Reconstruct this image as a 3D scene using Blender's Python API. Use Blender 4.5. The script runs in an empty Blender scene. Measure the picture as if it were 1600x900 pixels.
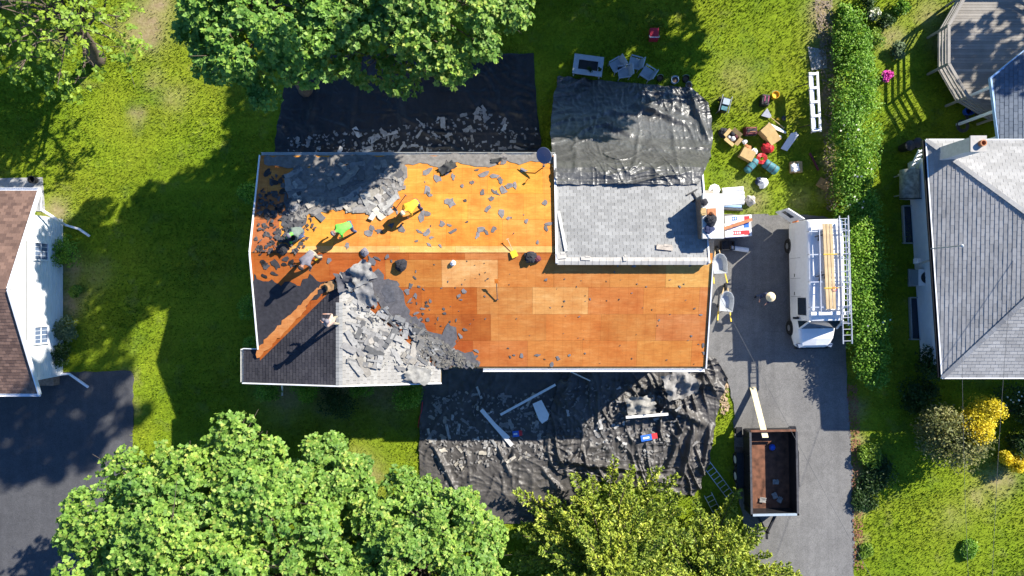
import bpy, bmesh, math, random
import numpy as np
from mathutils import Vector, Matrix, noise
from mathutils.geometry import tessellate_polygon

# ------------------------------------------------------------------ camera, sky, sun, exposure
scene = bpy.context.scene
H, F = 35.5, 1081.0                     # drone height (m) and focal length in photo pixels (1600 wide)
cam_d = bpy.data.cameras.new('camera'); cam = bpy.data.objects.new('camera', cam_d)
scene.collection.objects.link(cam); scene.camera = cam
cam.location = (0, 0, H); cam.rotation_euler = (0, 0, 0)
cam_d.sensor_width = 36; cam_d.lens = 36 * F / 1600; cam_d.clip_end = 2000
ELEV = math.radians(33); AZ = Vector((0.79, 0.61)).normalized()
SUN = Vector((AZ.x * math.cos(ELEV), AZ.y * math.cos(ELEV), math.sin(ELEV)))
world = bpy.data.worlds.new('World'); scene.world = world; world.use_nodes = True
wn = world.node_tree; bg = wn.nodes['Background']; sky = wn.nodes.new('ShaderNodeTexSky')
sky.sky_type = 'NISHITA'; sky.sun_disc = False; sky.sun_elevation = ELEV; sky.sun_rotation = math.atan2(AZ.x, AZ.y)
tint = wn.nodes.new('ShaderNodeMix'); tint.data_type = 'RGBA'; tint.blend_type = 'MULTIPLY'; tint.inputs[0].default_value = 1; tint.inputs[7].default_value = (.62, .86, 1.12, 1)
wn.links.new(sky.outputs[0], tint.inputs[6]); wn.links.new(tint.outputs[2], bg.inputs[0]); bg.inputs[1].default_value = 0.085
sky.ozone_density = 5.0; sky.dust_density = .3; sky.air_density = 1.0
sun_d = bpy.data.lights.new('sun', 'SUN'); sun_d.energy = 5.0; sun_d.angle = math.radians(0.5); sun_d.color = (1, 0.94, 0.83)
sun = bpy.data.objects.new('sun', sun_d); scene.collection.objects.link(sun)
sun.rotation_euler = (-SUN).to_track_quat('-Z', 'Y').to_euler(); sun.location = (20, 15, 30)
vs = scene.view_settings
vs.view_transform = 'Standard'; vs.look = 'None'; vs.gamma = 1; vs.use_curve_mapping = False; vs.exposure = 1.3
scene.cycles.max_bounces = 6

# ------------------------------------------------------------------ helpers
RNG = random.Random(7); NR = np.random.default_rng(7)
def U(a, b): return RNG.uniform(a, b)
def P(px, py, z=0.0):                   # photo pixel + real height -> point in the place
    k = (H - z) / F
    return Vector(((px - 800) * k, (450 - py) * k, z))
COL = scene.collection
ROOT = {}                               # object name -> world position of its origin
class MB:
    def __init__(s): s.v, s.f, s.m = [], [], []
    def add(s, vs, fs, mi=0):
        n = len(s.v); s.v += [Vector(p) for p in vs]; s.f += [[i + n for i in f] for f in fs]; s.m += [mi] * len(fs); return s
    def box(s, c, d, rot=None, mi=0):
        R = rot if isinstance(rot, Matrix) else Matrix.Rotation(rot or 0, 3, 'Z')
        c = Vector(c); h = [x / 2 for x in d]
        vs = [c + R @ Vector((sx * h[0], sy * h[1], sz * h[2])) for sz in (-1, 1) for sy in (-1, 1) for sx in (-1, 1)]
        return s.add(vs, [(0, 2, 3, 1), (4, 5, 7, 6), (0, 1, 5, 4), (2, 6, 7, 3), (0, 4, 6, 2), (1, 3, 7, 5)], mi)
    def bar(s, p0, p1, w, h, up=(0, 0, 1), mi=0):
        p0, p1 = Vector(p0), Vector(p1); d = p1 - p0; L = d.length; d.normalize()
        sd = d.cross(Vector(up))
        if sd.length < 1e-4: sd = d.cross(Vector((1, 0, 0)))
        sd.normalize(); u = sd.cross(d)
        R = Matrix((d, sd, u)).transposed()
        return s.box((p0 + p1) / 2, (L, w, h), R, mi)
    def tube(s, pts, rad, n=6, mi=0, caps=True):
        pts = [Vector(p) for p in pts]
        if not isinstance(rad, (list, tuple)): rad = [rad] * len(pts)
        rings, ref = [], None
        for i, p in enumerate(pts):
            d = (pts[min(i + 1, len(pts) - 1)] - pts[max(i - 1, 0)]).normalized()
            if ref is None: ref = d.cross(Vector((0, 0, 1)) if abs(d.z) < .9 else Vector((1, 0, 0)))
            a = (ref - d * ref.dot(d)).normalized(); b = d.cross(a); ref = a
            rings.append([p + (a * math.cos(t) + b * math.sin(t)) * rad[i] for t in [2 * math.pi * k / n for k in range(n)]])
        vs = [p for r in rings for p in r]; fs = []
        for i in range(len(pts) - 1):
            for k in range(n): fs.append((i * n + k, i * n + (k + 1) % n, (i + 1) * n + (k + 1) % n, (i + 1) * n + k))
        if caps: fs += [tuple(range(n - 1, -1, -1)), tuple(range(len(vs) - n, len(vs)))]
        return s.add(vs, fs, mi)
    def lathe(s, c, prof, n=14, R=None, mi=0):
        c = Vector(c); R = R or Matrix.Identity(3); vs = []; fs = []
        for r, z in prof:
            for k in range(n):
                t = 2 * math.pi * k / n; vs.append(c + R @ Vector((r * math.cos(t), r * math.sin(t), z)))
        for i in range(len(prof) - 1):
            for k in range(n): fs.append((i * n + k, i * n + (k + 1) % n, (i + 1) * n + (k + 1) % n, (i + 1) * n + k))
        if prof[0][0] > 1e-3: fs.append(tuple(range(n - 1, -1, -1)))
        if prof[-1][0] > 1e-3: fs.append(tuple(range(len(vs) - n, len(vs))))
        return s.add(vs, fs, mi)
    def slab(s, pts, th, mi=0):         # polygon (top face) extruded downwards
        pts = [Vector(p) for p in pts]; n = len(pts)
        tris = tessellate_polygon([[p for p in pts]])
        vs = pts + [p - Vector((0, 0, th)) for p in pts]
        fs = []
        for t in tris:
            a, b, c = [pts[i] for i in t]
            if (b - a).cross(c - a).z < 0: t = (t[0], t[2], t[1])
            fs.append(tuple(t)); fs.append((t[2] + n, t[1] + n, t[0] + n))
        area = sum(pts[i].x * pts[(i + 1) % n].y - pts[(i + 1) % n].x * pts[i].y for i in range(n))
        for i in range(n):
            j = (i + 1) % n
            fs.append((i, i + n, j + n, j) if area > 0 else (j, j + n, i + n, i))
        return s.add(vs, fs, mi)
def link(o, parent=None):
    COL.objects.link(o)
    if parent is not None: o.parent = parent
def worldloc(o):
    return ROOT.get(o.name, Vector((0, 0, 0)))
def mesh_np(name, V, Q):
    me = bpy.data.meshes.new(name); V = np.asarray(V, dtype=np.float32); Q = np.asarray(Q, dtype=np.int32)
    k = Q.shape[1]
    me.vertices.add(len(V)); me.vertices.foreach_set('co', V.ravel())
    me.loops.add(Q.size); me.loops.foreach_set('vertex_index', Q.ravel())
    me.polygons.add(len(Q)); me.polygons.foreach_set('loop_start', np.arange(0, Q.size, k, dtype=np.int32))
    me.update(calc_edges=True); me.validate(); return me
def obj(name, mb, mats, parent=None, smooth=False, loc=None):
    if parent is not None: o0 = worldloc(parent)
    elif loc is not None: o0 = Vector(loc)
    else:
        xs = [p.x for p in mb.v]; ys = [p.y for p in mb.v]
        o0 = Vector(((min(xs) + max(xs)) / 2, (min(ys) + max(ys)) / 2, min(p.z for p in mb.v)))
    me = bpy.data.meshes.new(name); me.from_pydata([p - o0 for p in mb.v], [], mb.f)
    for m in (mats if isinstance(mats, (list, tuple)) else [mats]): me.materials.append(m)
    if any(mb.m): me.polygons.foreach_set('material_index', mb.m)
    if smooth: me.polygons.foreach_set('use_smooth', [True] * len(me.polygons))
    me.update()
    o = bpy.data.objects.new(name, me); link(o, parent)
    if parent is None: o.location = o0
    ROOT[o.name] = o0
    return o
def tag(o, label, cat, group=None, kind=None):
    if label: o['label'] = label
    if cat: o['category'] = cat
    if group: o['group'] = group
    if kind: o['kind'] = kind
    return o
def thing(name, label, cat, loc, group=None):
    o = bpy.data.objects.new(name, None); o.empty_display_size = .2; COL.objects.link(o); o.location = loc
    ROOT[o.name] = Vector(loc); return tag(o, label, cat, group)
def struct(o): o['kind'] = 'structure'; return o
def stuff(o): o['kind'] = 'stuff'; return o
def clip(poly, a, b, c):                # keep a*x + b*y + c >= 0
    out = []
    for i, p in enumerate(poly):
        q = poly[(i + 1) % len(poly)]; dp = a * p[0] + b * p[1] + c; dq = a * q[0] + b * q[1] + c
        if dp >= 0: out.append(p)
        if (dp >= 0) != (dq >= 0):
            t = dp / (dp - dq); out.append((p[0] + (q[0] - p[0]) * t, p[1] + (q[1] - p[1]) * t))
    return out
def inpoly(x, y, poly):
    r = False
    for i in range(len(poly)):
        x1, y1 = poly[i]; x2, y2 = poly[i - 1]
        if (y1 > y) != (y2 > y) and x < (x2 - x1) * (y - y1) / (y2 - y1) + x1: r = not r
    return r
def ragged(poly, step, amp, seed=0):
    rr = random.Random(seed); out = []
    for i, p in enumerate(poly):
        q = poly[(i + 1) % len(poly)]; L = math.hypot(q[0] - p[0], q[1] - p[1]); n = max(1, int(L / step))
        for k in range(n):
            t = (k + (rr.uniform(-.3, .3) if k else 0)) / n
            j = amp if k else amp * .3
            out.append((p[0] + (q[0] - p[0]) * t + rr.uniform(-j, j), p[1] + (q[1] - p[1]) * t + rr.uniform(-j, j)))
    return out

# ------------------------------------------------------------------ materials
class NT:
    def __init__(s, name):
        s.m = bpy.data.materials.new(name); s.m.use_nodes = True; s.t = s.m.node_tree; s.b = s.t.nodes['Principled BSDF']; s.out = s.t.nodes['Material Output']
    def n(s, typ, **kw):
        nd = s.t.nodes.new(typ)
        for k, v in kw.items():
            if k.startswith('i_'): nd.inputs[k[2:].replace('_', ' ')].default_value = v
            else: setattr(nd, k, v)
        return nd
    def l(s, a, b): s.t.links.new(a, b)
    def pos(s): return s.n('ShaderNodeNewGeometry').outputs['Position']
    def objco(s): return s.n('ShaderNodeTexCoord').outputs['Object']
    def noise(s, vec, scale, detail=3, rough=.55):
        nd = s.n('ShaderNodeTexNoise'); nd.inputs['Scale'].default_value = scale; nd.inputs['Detail'].default_value = detail; nd.inputs['Roughness'].default_value = rough
        if vec is not None: s.l(vec, nd.inputs['Vector'])
        return nd.outputs['Fac']
    def ramp(s, fac, stops):
        nd = s.n('ShaderNodeValToRGB'); e = nd.color_ramp.elements
        while len(e) < len(stops): e.new(.5)
        for el, (p, c) in zip(e, stops): el.position = p; el.color = tuple(c) + (1,) if len(c) == 3 else c
        s.l(fac, nd.inputs['Fac']); return nd.outputs['Color']
    def mix(s, fac, a, b, mode='MIX'):
        nd = s.n('ShaderNodeMix', data_type='RGBA', blend_type=mode); 
        for sock, v in ((nd.inputs[0], fac), (nd.inputs[6], a), (nd.inputs[7], b)):
            if hasattr(v, 'links'): s.l(v, sock)
            elif isinstance(v, (int, float)): sock.default_value = v
            else: sock.default_value = tuple(v) + (1,)
        return nd.outputs[2]
    def map(s, vec, scale):
        nd = s.n('ShaderNodeMapping'); nd.inputs['Scale'].default_value = scale; s.l(vec, nd.inputs['Vector']); return nd.outputs[0]
    def bump(s, h, strength=.3, dist=.02):
        nd = s.n('ShaderNodeBump'); nd.inputs['Strength'].default_value = strength; nd.inputs['Distance'].default_value = dist
        s.l(h, nd.inputs['Height']); s.l(nd.outputs[0], s.b.inputs['Normal'])
    def base(s, c):
        if hasattr(c, 'links'): s.l(c, s.b.inputs['Base Color'])
        else: s.b.inputs['Base Color'].default_value = tuple(c) + (1,)
    def set(s, rough=.8, metal=0, spec=.3):
        s.b.inputs['Roughness'].default_value = rough; s.b.inputs['Metallic'].default_value = metal; s.b.inputs['Specular IOR Level'].default_value = spec
        return s.m
def g(c, k): return tuple(min(1, x * k) for x in c)
def simple(name, c, rough=.7, var=.25, scale=6, metal=0, spec=.3, bump=0, bscale=40):
    t = NT(name); nz = t.noise(t.objco(), scale, 4)
    t.base(t.ramp(nz, [(.3, g(c, 1 - var)), (.7, g(c, 1 + var))]))
    if bump: t.bump(t.noise(t.objco(), bscale, 4), bump, .02)
    return t.set(rough, metal, spec)
M = {}
def S(name, *a, **k): M[name] = simple(name, *a, **k); return M[name]
S('white_paint', (.72, .72, .72), .35, .05); S('white_plastic', (.7, .7, .7), .5, .1)
S('black_plastic', (.02, .02, .022), .5, .3); S('black_metal', (.018, .018, .02), .45, .4)
S('rubber', (.018, .018, .018), .9, .2); S('dark_grey', (.06, .06, .065), .6, .3)
S('grey_metal', (.35, .36, .38), .35, .15, metal=.7); S('aluminium', (.62, .63, .65), .32, .1, metal=.6)
S('lumber', (.46, .34, .19), .8, .2, 3); S('plank_pale', (.62, .53, .33), .8, .15, 4)
S('cardboard', (.42, .29, .13), .9, .15, 5); S('cardboard_dark', (.3, .2, .09), .9, .2, 5)
S('red', (.5, .03, .035), .5, .2); S('cooler_red', (.45, .025, .05), .45, .1); S('pink', (.55, .08, .2), .6, .2); S('maroon', (.1, .025, .035), .8, .3)
S('orange', (.75, .2, .02), .5, .15); S('yellow', (.75, .45, .02), .5, .15); S('tool_yellow', (.7, .45, .03), .5, .1)
S('teal', (.05, .17, .2), .6, .35, 9); S('blue', (.02, .1, .5), .4, .2); S('wrap_blue', (.03, .12, .5), .4, .2); S('pale_blue', (.3, .45, .65), .4, .1)
S('furniture_grey', (.3, .36, .42), .5, .1); S('concrete', (.38, .36, .33), .9, .15, 4, bump=.2); S('slab', (.3, .3, .3), .9, .2, 3)
S('wall_white', (.74, .76, .77), .7, .05, 2); S('trim_white', (.75, .76, .78), .45, .05)
S('clay', (.4, .17, .08), .85, .2); S('brick', (.26, .17, .12), .9, .3, 9, bump=.5, bscale=14); S('chimney_grey', (.33, .29, .25), .9, .3, 8, bump=.4, bscale=14)
S('chimney_crown', (.52, .5, .47), .9, .12, 5)
S('bark', (.11, .085, .065), .95, .35, 8, bump=.6, bscale=20); S('stem', (.09, .07, .05), .95, .3)
S('rust', (.13, .055, .03), .75, .5, 3); S('galv', (.4, .42, .44), .5, .15, 5, metal=.4)
S('straw', (.72, .58, .36), .9, .15, 20); S('skin', (.42, .23, .16), .6, .1)
S('denim', (.06, .09, .17), .9, .25); S('navy', (.03, .04, .09), .9, .3); S('lime', (.15, .6, .07), .8, .2, 10); S('hivis', (.68, .4, .03), .8, .2, 10)
S('shirt_grey', (.16, .15, .17), .9, .2); S('shirt_pink', (.5, .35, .28), .9, .3, 12); S('shirt_shade', (.12, .15, .13), .9, .2); S('khaki', (.3, .27, .2), .9, .2); S('dark_cloth', (.025, .025, .03), .9, .3)
S('oil_tank', (.25, .25, .22), .8, .5, 5); S('soil', (.13, .09, .06), 1, .4, 6); S('mulch', (.22, .16, .11), 1, .45, 14, bump=.8, bscale=30)
S('pink_flower', (.7, .06, .4), .7, .2); S('white_flower', (.7, .68, .55), .7, .1)
S('old_trim', (.5, .5, .47), .7, .15, 7)
def glassmat(name, c=(.02, .03, .045), rough=.08):
    t = NT(name); t.base(c); M[name] = t.set(rough, 0, .6)
glassmat('dark_glass'); glassmat('windshield', (.015, .03, .042)); glassmat('dish_blue', (.1, .14, .22), .6)
def tinted(name, nscale, lo, hi, rough=.85, spec=.2, stretch=(1, 1, 1), bump=.2, blotch=None):
    t = NT(name); oc = t.objco(); oi = t.n('ShaderNodeObjectInfo')
    fac = t.noise(t.map(oc, stretch), nscale, 5, .6)
    c = t.mix(1.0, oi.outputs['Color'], t.ramp(fac, [(.25, (lo,) * 3), (.75, (hi,) * 3)]), 'MULTIPLY')
    if blotch:
        f2 = t.ramp(t.noise(t.pos(), blotch[0], 4, .65), [(.45, (0, 0, 0)), (.7, (1, 1, 1))])
        c = t.mix(f2, c, t.mix(1.0, c, blotch[1], 'MULTIPLY'))
    t.base(c); t.bump(fac, bump, .01); M[name] = t.set(rough, 0, spec)
t = NT('plywood'); oc = t.objco(); oi = t.n('ShaderNodeObjectInfo'); ps = t.pos()
fac = t.noise(t.map(oc, (1.2, 7, 7)), 2.2, 5, .6)
c = t.mix(1.0, oi.outputs['Color'], t.ramp(fac, [(.25, (.84,) * 3), (.75, (1.13,) * 3)]), 'MULTIPLY')
f2 = t.ramp(t.noise(ps, .8, 5, .7), [(.42, (0, 0, 0)), (.72, (1, 1, 1))]); c = t.mix(f2, c, t.mix(1.0, c, (.8, .6, .45), 'MULTIPLY'))
f4 = t.ramp(t.noise(t.map(ps, (.5, 1.6, 1)), 1.5, 5, .65), [(.5, (0, 0, 0)), (.68, (.75,) * 3)]); c = t.mix(f4, c, t.mix(1.0, c, (1.16, 1.38, 1.75), 'MULTIPLY'))
f3 = t.ramp(t.noise(ps, 5, 4, .7), [(.58, (0, 0, 0)), (.75, (.7, .7, .7))]); c = t.mix(f3, c, t.mix(1.0, c, (1.12, 1.3, 1.6), 'MULTIPLY'))
wv_ = t.n('ShaderNodeTexWave', bands_direction='X', wave_type='BANDS'); wv_.inputs['Scale'].default_value = 2 * math.pi / 20 / .406; wv_.inputs['Distortion'].default_value = .25; wv_.inputs['Detail'].default_value = 2; t.l(oc, wv_.inputs['Vector'])
c = t.mix(t.ramp(wv_.outputs['Fac'], [(.96, (0, 0, 0)), (1, (.2, .2, .2))]), c, t.mix(1.0, c, (.6, .5, .42), 'MULTIPLY'))
sp = t.ramp(t.noise(ps, 30, 2), [(.7, (0, 0, 0)), (.74, (1, 1, 1))]); c = t.mix(sp, c, (.1, .05, .03))
t.base(c); t.bump(fac, .1, .01); M['plywood'] = t.set(.75, 0, .2)
tinted('shingle_scrap', 7, .7, 1.25, .75, .35, (1, 1, 1), .4)
tinted('felt', 6, .6, 1.3, .85, .2, (1, 1, 1), .5)
def shingle_mat(name, a, b, streak=.25, rough=.85):
    t = NT(name); geo = t.n('ShaderNodeNewGeometry')
    c = t.ramp(geo.outputs['Random Per Island'], [(0, a), (1, b)])
    n1 = t.noise(geo.outputs['Position'], .5, 5, .65)
    c = t.mix(1.0, c, t.ramp(n1, [(.3, (1 - streak,) * 3), (.7, (1 + streak * .4,) * 3)]), 'MULTIPLY')
    n2 = t.noise(geo.outputs['Position'], 60, 3)
    c = t.mix(1.0, c, t.ramp(n2, [(.3, (.8,) * 3), (.7, (1.2,) * 3)]), 'MULTIPLY')
    t.base(c); t.bump(n2, .4, .01); M[name] = t.set(rough, 0, .25)
shingle_mat('sh_white', (.225, .225, .22), (.3, .3, .293), .2)
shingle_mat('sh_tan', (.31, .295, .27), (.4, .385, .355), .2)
shingle_mat('sh_dark', (.028, .027, .034), (.045, .043, .05), .35)  # left gable slope: its shade put into a darker shingle colour
shingle_mat('sh_grey', (.255, .25, .243), (.335, .329, .32), .2)
shingle_mat('sh_brown', (.1, .062, .05), (.2, .125, .095), .25)
shingle_mat('sh_blue', (.085, .105, .135), (.12, .142, .175), .2)
shingle_mat('deck_board', (.2, .18, .155), (.34, .315, .28), .35)
def leafmat(name, a, b, c=None, trans=.35):
    t = NT(name); geo = t.n('ShaderNodeNewGeometry')
    stops = [(0, a), (.75, b)] + ([(1, c)] if c else [])
    col = t.ramp(geo.outputs['Random Per Island'], stops)
    n1 = t.noise(geo.outputs['Position'], .7, 3)
    col = t.mix(1.0, col, t.ramp(n1, [(.3, (.66, .76, .8)), (.7, (1.28, 1.15, .95))]), 'MULTIPLY')
    t.base(col); t.set(.55, 0, .3)
    tr = t.n('ShaderNodeBsdfTranslucent'); t.l(col, tr.inputs['Color'])
    mx = t.n('ShaderNodeMixShader'); mx.inputs[0].default_value = trans
    t.l(t.b.outputs[0], mx.inputs[1]); t.l(tr.outputs[0], mx.inputs[2]); t.l(mx.outputs[0], t.out.inputs['Surface'])
    M[name] = t.m
leafmat('maple_leaf', (.09, .19, .024), (.22, .38, .065), (.36, .42, .1))
leafmat('maple_leaf_deep', (.08, .19, .026), (.2, .37, .06), (.3, .42, .085))
leafmat('loose_leaf', (.12, .22, .02), (.26, .39, .045))
leafmat('conifer_leaf', (.13, .2, .02), (.37, .46, .06), (.55, .58, .12), .3)
leafmat('hedge_leaf', (.08, .2, .016), (.2, .39, .035), (.3, .46, .07))
leafmat('olive_leaf', (.11, .13, .035), (.22, .23, .08), (.3, .28, .13))
leafmat('dark_leaf', (.02, .055, .012), (.05, .1, .022))
leafmat('yellow_leaf', (.5, .41, .012), (.74, .6, .02), (.8, .68, .06))
leafmat('grey_leaf', (.12, .18, .09), (.2, .27, .14))
# lawn: world-space patches; the same colour function on the soil sheet and on the blades
def lawn_colour(t, blade):
    geo = t.n('ShaderNodeNewGeometry'); ps = geo.outputs['Position']
    n1 = t.noise(ps, .16, 4, .6); n2 = t.noise(ps, .9, 5, .65); n3 = t.noise(ps, 9, 4, .7)
    c = t.ramp(n1, [(.3, (.11, .178, .008)), (.5, (.155, .212, .011)), (.7, (.19, .222, .016))])
    c = t.mix(t.ramp(n2, [(.56, (0, 0, 0)), (.8, (.8, .8, .8))]), c, (.22, .2, .07))
    n5 = t.noise(ps, .45, 5, .7); c = t.mix(t.ramp(n5, [(.52, (0, 0, 0)), (.66, (.7,) * 3)]), c, (.085, .15, .008)); c = t.mix(1.0, c, t.ramp(t.noise(t.map(ps, (.25, 1.6, 1)), 1.0, 2), [(.35, (.9,) * 3), (.65, (1.09,) * 3)]), 'MULTIPLY')
    c = t.mix(1.0, c, t.ramp(n3, [(.25, (.62,) * 3), (.75, (1.35,) * 3)]), 'MULTIPLY')
    if blade: c = t.mix(1.0, c, t.ramp(geo.outputs['Random Per Island'], [(0, (.65, .75, .7)), (1, (1.4, 1.3, 1.3))]), 'MULTIPLY')
    at = t.n('ShaderNodeAttribute', attribute_name='bare'); 
    bare = t.mix(.5, at.outputs['Color'], t.ramp(n2, [(.35, (0, 0, 0)), (.65, (1, 1, 1))]), 'MULTIPLY')
    c = t.mix(bare, c, t.ramp(n3, [(.3, (.2, .14, .08)), (.7, (.34, .26, .16))]))
    return c, n3
t = NT('lawn'); c, n3 = lawn_colour(t, False); t.base(c); t.bump(n3, .5, .05); M['lawn'] = t.set(.95, 0, .1)
t = NT('grass_blade'); c, n3 = lawn_colour(t, True); t.base(c); M['grass_blade'] = t.set(.7, 0, .2)
def asphalt(name, a, b):
    t = NT(name); ps = t.pos(); n1 = t.noise(ps, .35, 5, .65); n2 = t.noise(ps, 22, 3, .8); n3 = t.noise(ps, 2.5, 5, .7)
    c = t.ramp(n1, [(.3, a), (.7, b)])
    c = t.mix(1.0, c, t.ramp(n2, [(.25, (.6,) * 3), (.75, (1.35,) * 3)]), 'MULTIPLY')
    c = t.mix(1.0, c, t.ramp(n3, [(.3, (.85,) * 3), (.7, (1.1,) * 3)]), 'MULTIPLY')
    vo = t.n('ShaderNodeTexVoronoi', feature='DISTANCE_TO_EDGE'); vo.inputs['Scale'].default_value = .33; wp = t.n('ShaderNodeVectorMath', operation='ADD'); nz = t.n('ShaderNodeTexNoise'); nz.inputs['Scale'].default_value = 1.2; nz.inputs['Detail'].default_value = 5; t.l(ps, nz.inputs['Vector']); t.l(ps, wp.inputs[0]); t.l(nz.outputs['Color'], wp.inputs[1]); t.l(wp.outputs[0], vo.inputs['Vector'])
    c = t.mix(t.ramp(vo.outputs['Distance'], [(.0, (.22,) * 3), (.008, (0, 0, 0))]), c, (.03, .03, .03))
    c = t.mix(t.ramp(t.noise(ps, .9, 4, .6), [(.62, (0, 0, 0)), (.75, (.45,) * 3)]), c, g(a, .55))
    tr = t.noise(t.map(ps, (2.2, .08, 1)), 1.0, 3, .6); c = t.mix(1.0, c, t.ramp(tr, [(.3, (.9,) * 3), (.7, (1.08,) * 3)]), 'MULTIPLY')
    t.base(c); t.bump(n2, .5, .012); M[name] = t.set(.9, 0, .25)
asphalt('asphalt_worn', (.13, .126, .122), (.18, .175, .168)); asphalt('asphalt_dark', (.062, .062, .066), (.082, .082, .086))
def tarpmat(name, a, b, rough, spec):
    t = NT(name); ps = t.pos(); n1 = t.noise(ps, 1.3, 5, .7); vo = t.n('ShaderNodeTexVoronoi', feature='F1'); vo.inputs['Scale'].default_value = 2.6; wp = t.n('ShaderNodeVectorMath', operation='ADD'); nz = t.n('ShaderNodeTexNoise'); nz.inputs['Scale'].default_value = 1.6; t.l(ps, nz.inputs['Vector'])
    t.l(ps, wp.inputs[0]); t.l(nz.outputs['Color'], wp.inputs[1]); t.l(wp.outputs[0], vo.inputs['Vector']); n2 = t.noise(ps, 11, 4, .7)
    hh = t.n('ShaderNodeMath', operation='MULTIPLY_ADD'); hh.inputs[1].default_value = .3; t.l(n2, hh.inputs[0]); t.l(vo.outputs['Distance'], hh.inputs[2])
    t.base(t.ramp(n1, [(.32, a), (.7, b)])); t.bump(hh.outputs[0], .42, .09); M[name] = t.set(rough, 0, spec)
tarpmat('tarp_south', (.042, .039, .037), (.095, .087, .08), .46, .4)
tarpmat('tarp_silver', (.045, .045, .045), (.1, .1, .097), .38, .6)
tarpmat('tarp_black', (.018, .018, .02), (.028, .028, .031), .5, .35)
# ------------------------------------------------------------------ ground
BARE = [(225, 45, 34, 1.3), (245, 8, 30, 1.1), (215, 180, 12, 1), (272, 150, 20, .7), (240, 125, 14, .8), (555, 745, 34, 1.2), (530, 765, 22, 1.3), (1283, 15, 20, 1.3), (1286, 55, 20, 1.3), (1290, 100, 18, 1.2),
        (1292, 150, 15, 1.2), (1294, 200, 14, 1), (1296, 250, 14, .9), (1298, 300, 14, .9), (1150, 120, 25, .5), (1337, 640, 12, 1.3), (1338, 690, 12, 1.3), (1338, 740, 11, 1.3), (1341, 800, 10, 1.2), (1343, 850, 10, 1.2),
        (1478, 60, 24, .9), (1455, 20, 22, .8), (1562, 752, 24, 1.1), (1530, 775, 18, .7), (108, 470, 22, 1.2), (112, 420, 20, 1.1), (85, 330, 20, 1.2), (150, 430, 20, .6), (205, 640, 12, .8), (196, 590, 12, 1),
        (1140, 600, 8, 1.4), (1137, 575, 10, 1.4), (1160, 300, 22, .5), (1180, 318, 20, .7), (1250, 312, 18, .6), (520, 610, 40, .9), (600, 610, 40, .9), (450, 610, 40, .9), (1395, 60, 25, .7), (1490, 810, 20, .4), (90, 60, 18, .5)]
BW = [(P(a, b).x, P(a, b).y, r / 30.45, s) for a, b, r, s in BARE]
def bare(x, y):
    return min(1.0, max([s * math.exp(-((x - bx) ** 2 + (y - by) ** 2) / (r * r)) for bx, by, r, s in BW]))
gx = [-400, -150, -80, -50, -36] + [-30 + .5 * i for i in range(121)] + [36, 50, 80, 150, 400]
gy = [-400, -150, -80, -50, -30] + [-20 + .5 * i for i in range(81)] + [30, 50, 80, 150, 400]
V = []; Q = []; nx = len(gx); att = []
for j, y in enumerate(gy):
    for i, x in enumerate(gx):
        V.append((x, y, .03 * noise.noise((x * .25, y * .25, 0)) - .03)); att.append(bare(x, y))
for j in range(len(gy) - 1):
    for i in range(nx - 1): Q.append((j * nx + i, j * nx + i + 1, (j + 1) * nx + i + 1, (j + 1) * nx + i))
me = mesh_np('ground', V, Q); me.materials.append(M['lawn'])
a = me.attributes.new('bare', 'FLOAT', 'POINT'); a.data.foreach_set('value', att)
ground = bpy.data.objects.new('ground', me); link(ground); struct(ground)
def sheet(name, pts, z, mat, th=.08):
    m = MB(); m.slab([(x, y, z) for x, y in pts], th); return struct(obj(name, m, mat))
def pxpoly(pts, z=0): return [tuple(P(x, y, z).xy) for x, y in pts]
DRIVE = pxpoly([(1085, 336), (1150, 335), (1235, 336), (1306, 340), (1316, 420), (1322, 560), (1330, 700), (1334, 800), (1338, 1100), (1200, 1100), (1180, 900), (1150, 760), (1148, 690), (1147, 640), (1142, 610), (1128, 575), (1085, 560)])
LDRIVE = pxpoly([(-400, 580), (100, 582), (204, 580), (208, 585), (207, 700), (205, 1100), (-400, 1100)])
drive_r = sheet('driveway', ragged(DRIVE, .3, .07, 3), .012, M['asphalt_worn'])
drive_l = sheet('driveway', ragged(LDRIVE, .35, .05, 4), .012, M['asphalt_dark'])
sheet('patio', pxpoly([(-60, 280), (66, 277), (70, 330), (-60, 330)]), .02, M['slab'])
sheet('path', pxpoly([(1262, 73), (1290, 78), (1292, 106), (1268, 110)]), .018, M['slab'])

# ------------------------------------------------------------------ the house being re-roofed: plan of its roof planes
XL, XR, YR, ZR, YN, YS, ZE = -11.3, 8.68, 1.52, 5.6, 5.95, -3.6, 4.4
KN, KS = (ZR - ZE) / (YN - YR), (ZR - ZE) / (YR - YS)
XW, YW, YNW = 1.95, 1.155, 5.2                                    # the un-stripped section: left edge, its higher ridge
GX, GY0, GZ, KG, GYF = -7.54, .24, 5.3, .215, -4.25     # cross gable: ridge line, apex, front
zN = lambda x, y: ZR - (y - YR) * KN
zS = lambda x, y: ZR - (YR - y) * KS
zW = lambda x, y: zN(x, y) + .1
zGL = lambda x, y: GZ - (GX - x) * KG
zGR = lambda x, y: GZ - (x - GX) * KG
def roof_z(x, y):
    if x > XW and y > YW: return zW(x, y)
    z = zN(x, y) if y > YR else zS(x, y)
    if y < GY0 and -12.1 < x < -3.1: z = max(z, GZ - abs(x - GX) * KG) if y > YS else GZ - abs(x - GX) * KG
    return z
def on_roof(px, py):
    z = 5.0
    for _ in range(6): p = P(px, py, z); z = roof_z(p.x, p.y)
    return P(px, py, z)
def roof_n(x, y):
    e = .03; return Vector((-(roof_z(x + e, y) - roof_z(x - e, y)) / (2 * e), -(roof_z(x, y + e) - roof_z(x, y - e)) / (2 * e), 1)).normalized()
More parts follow.
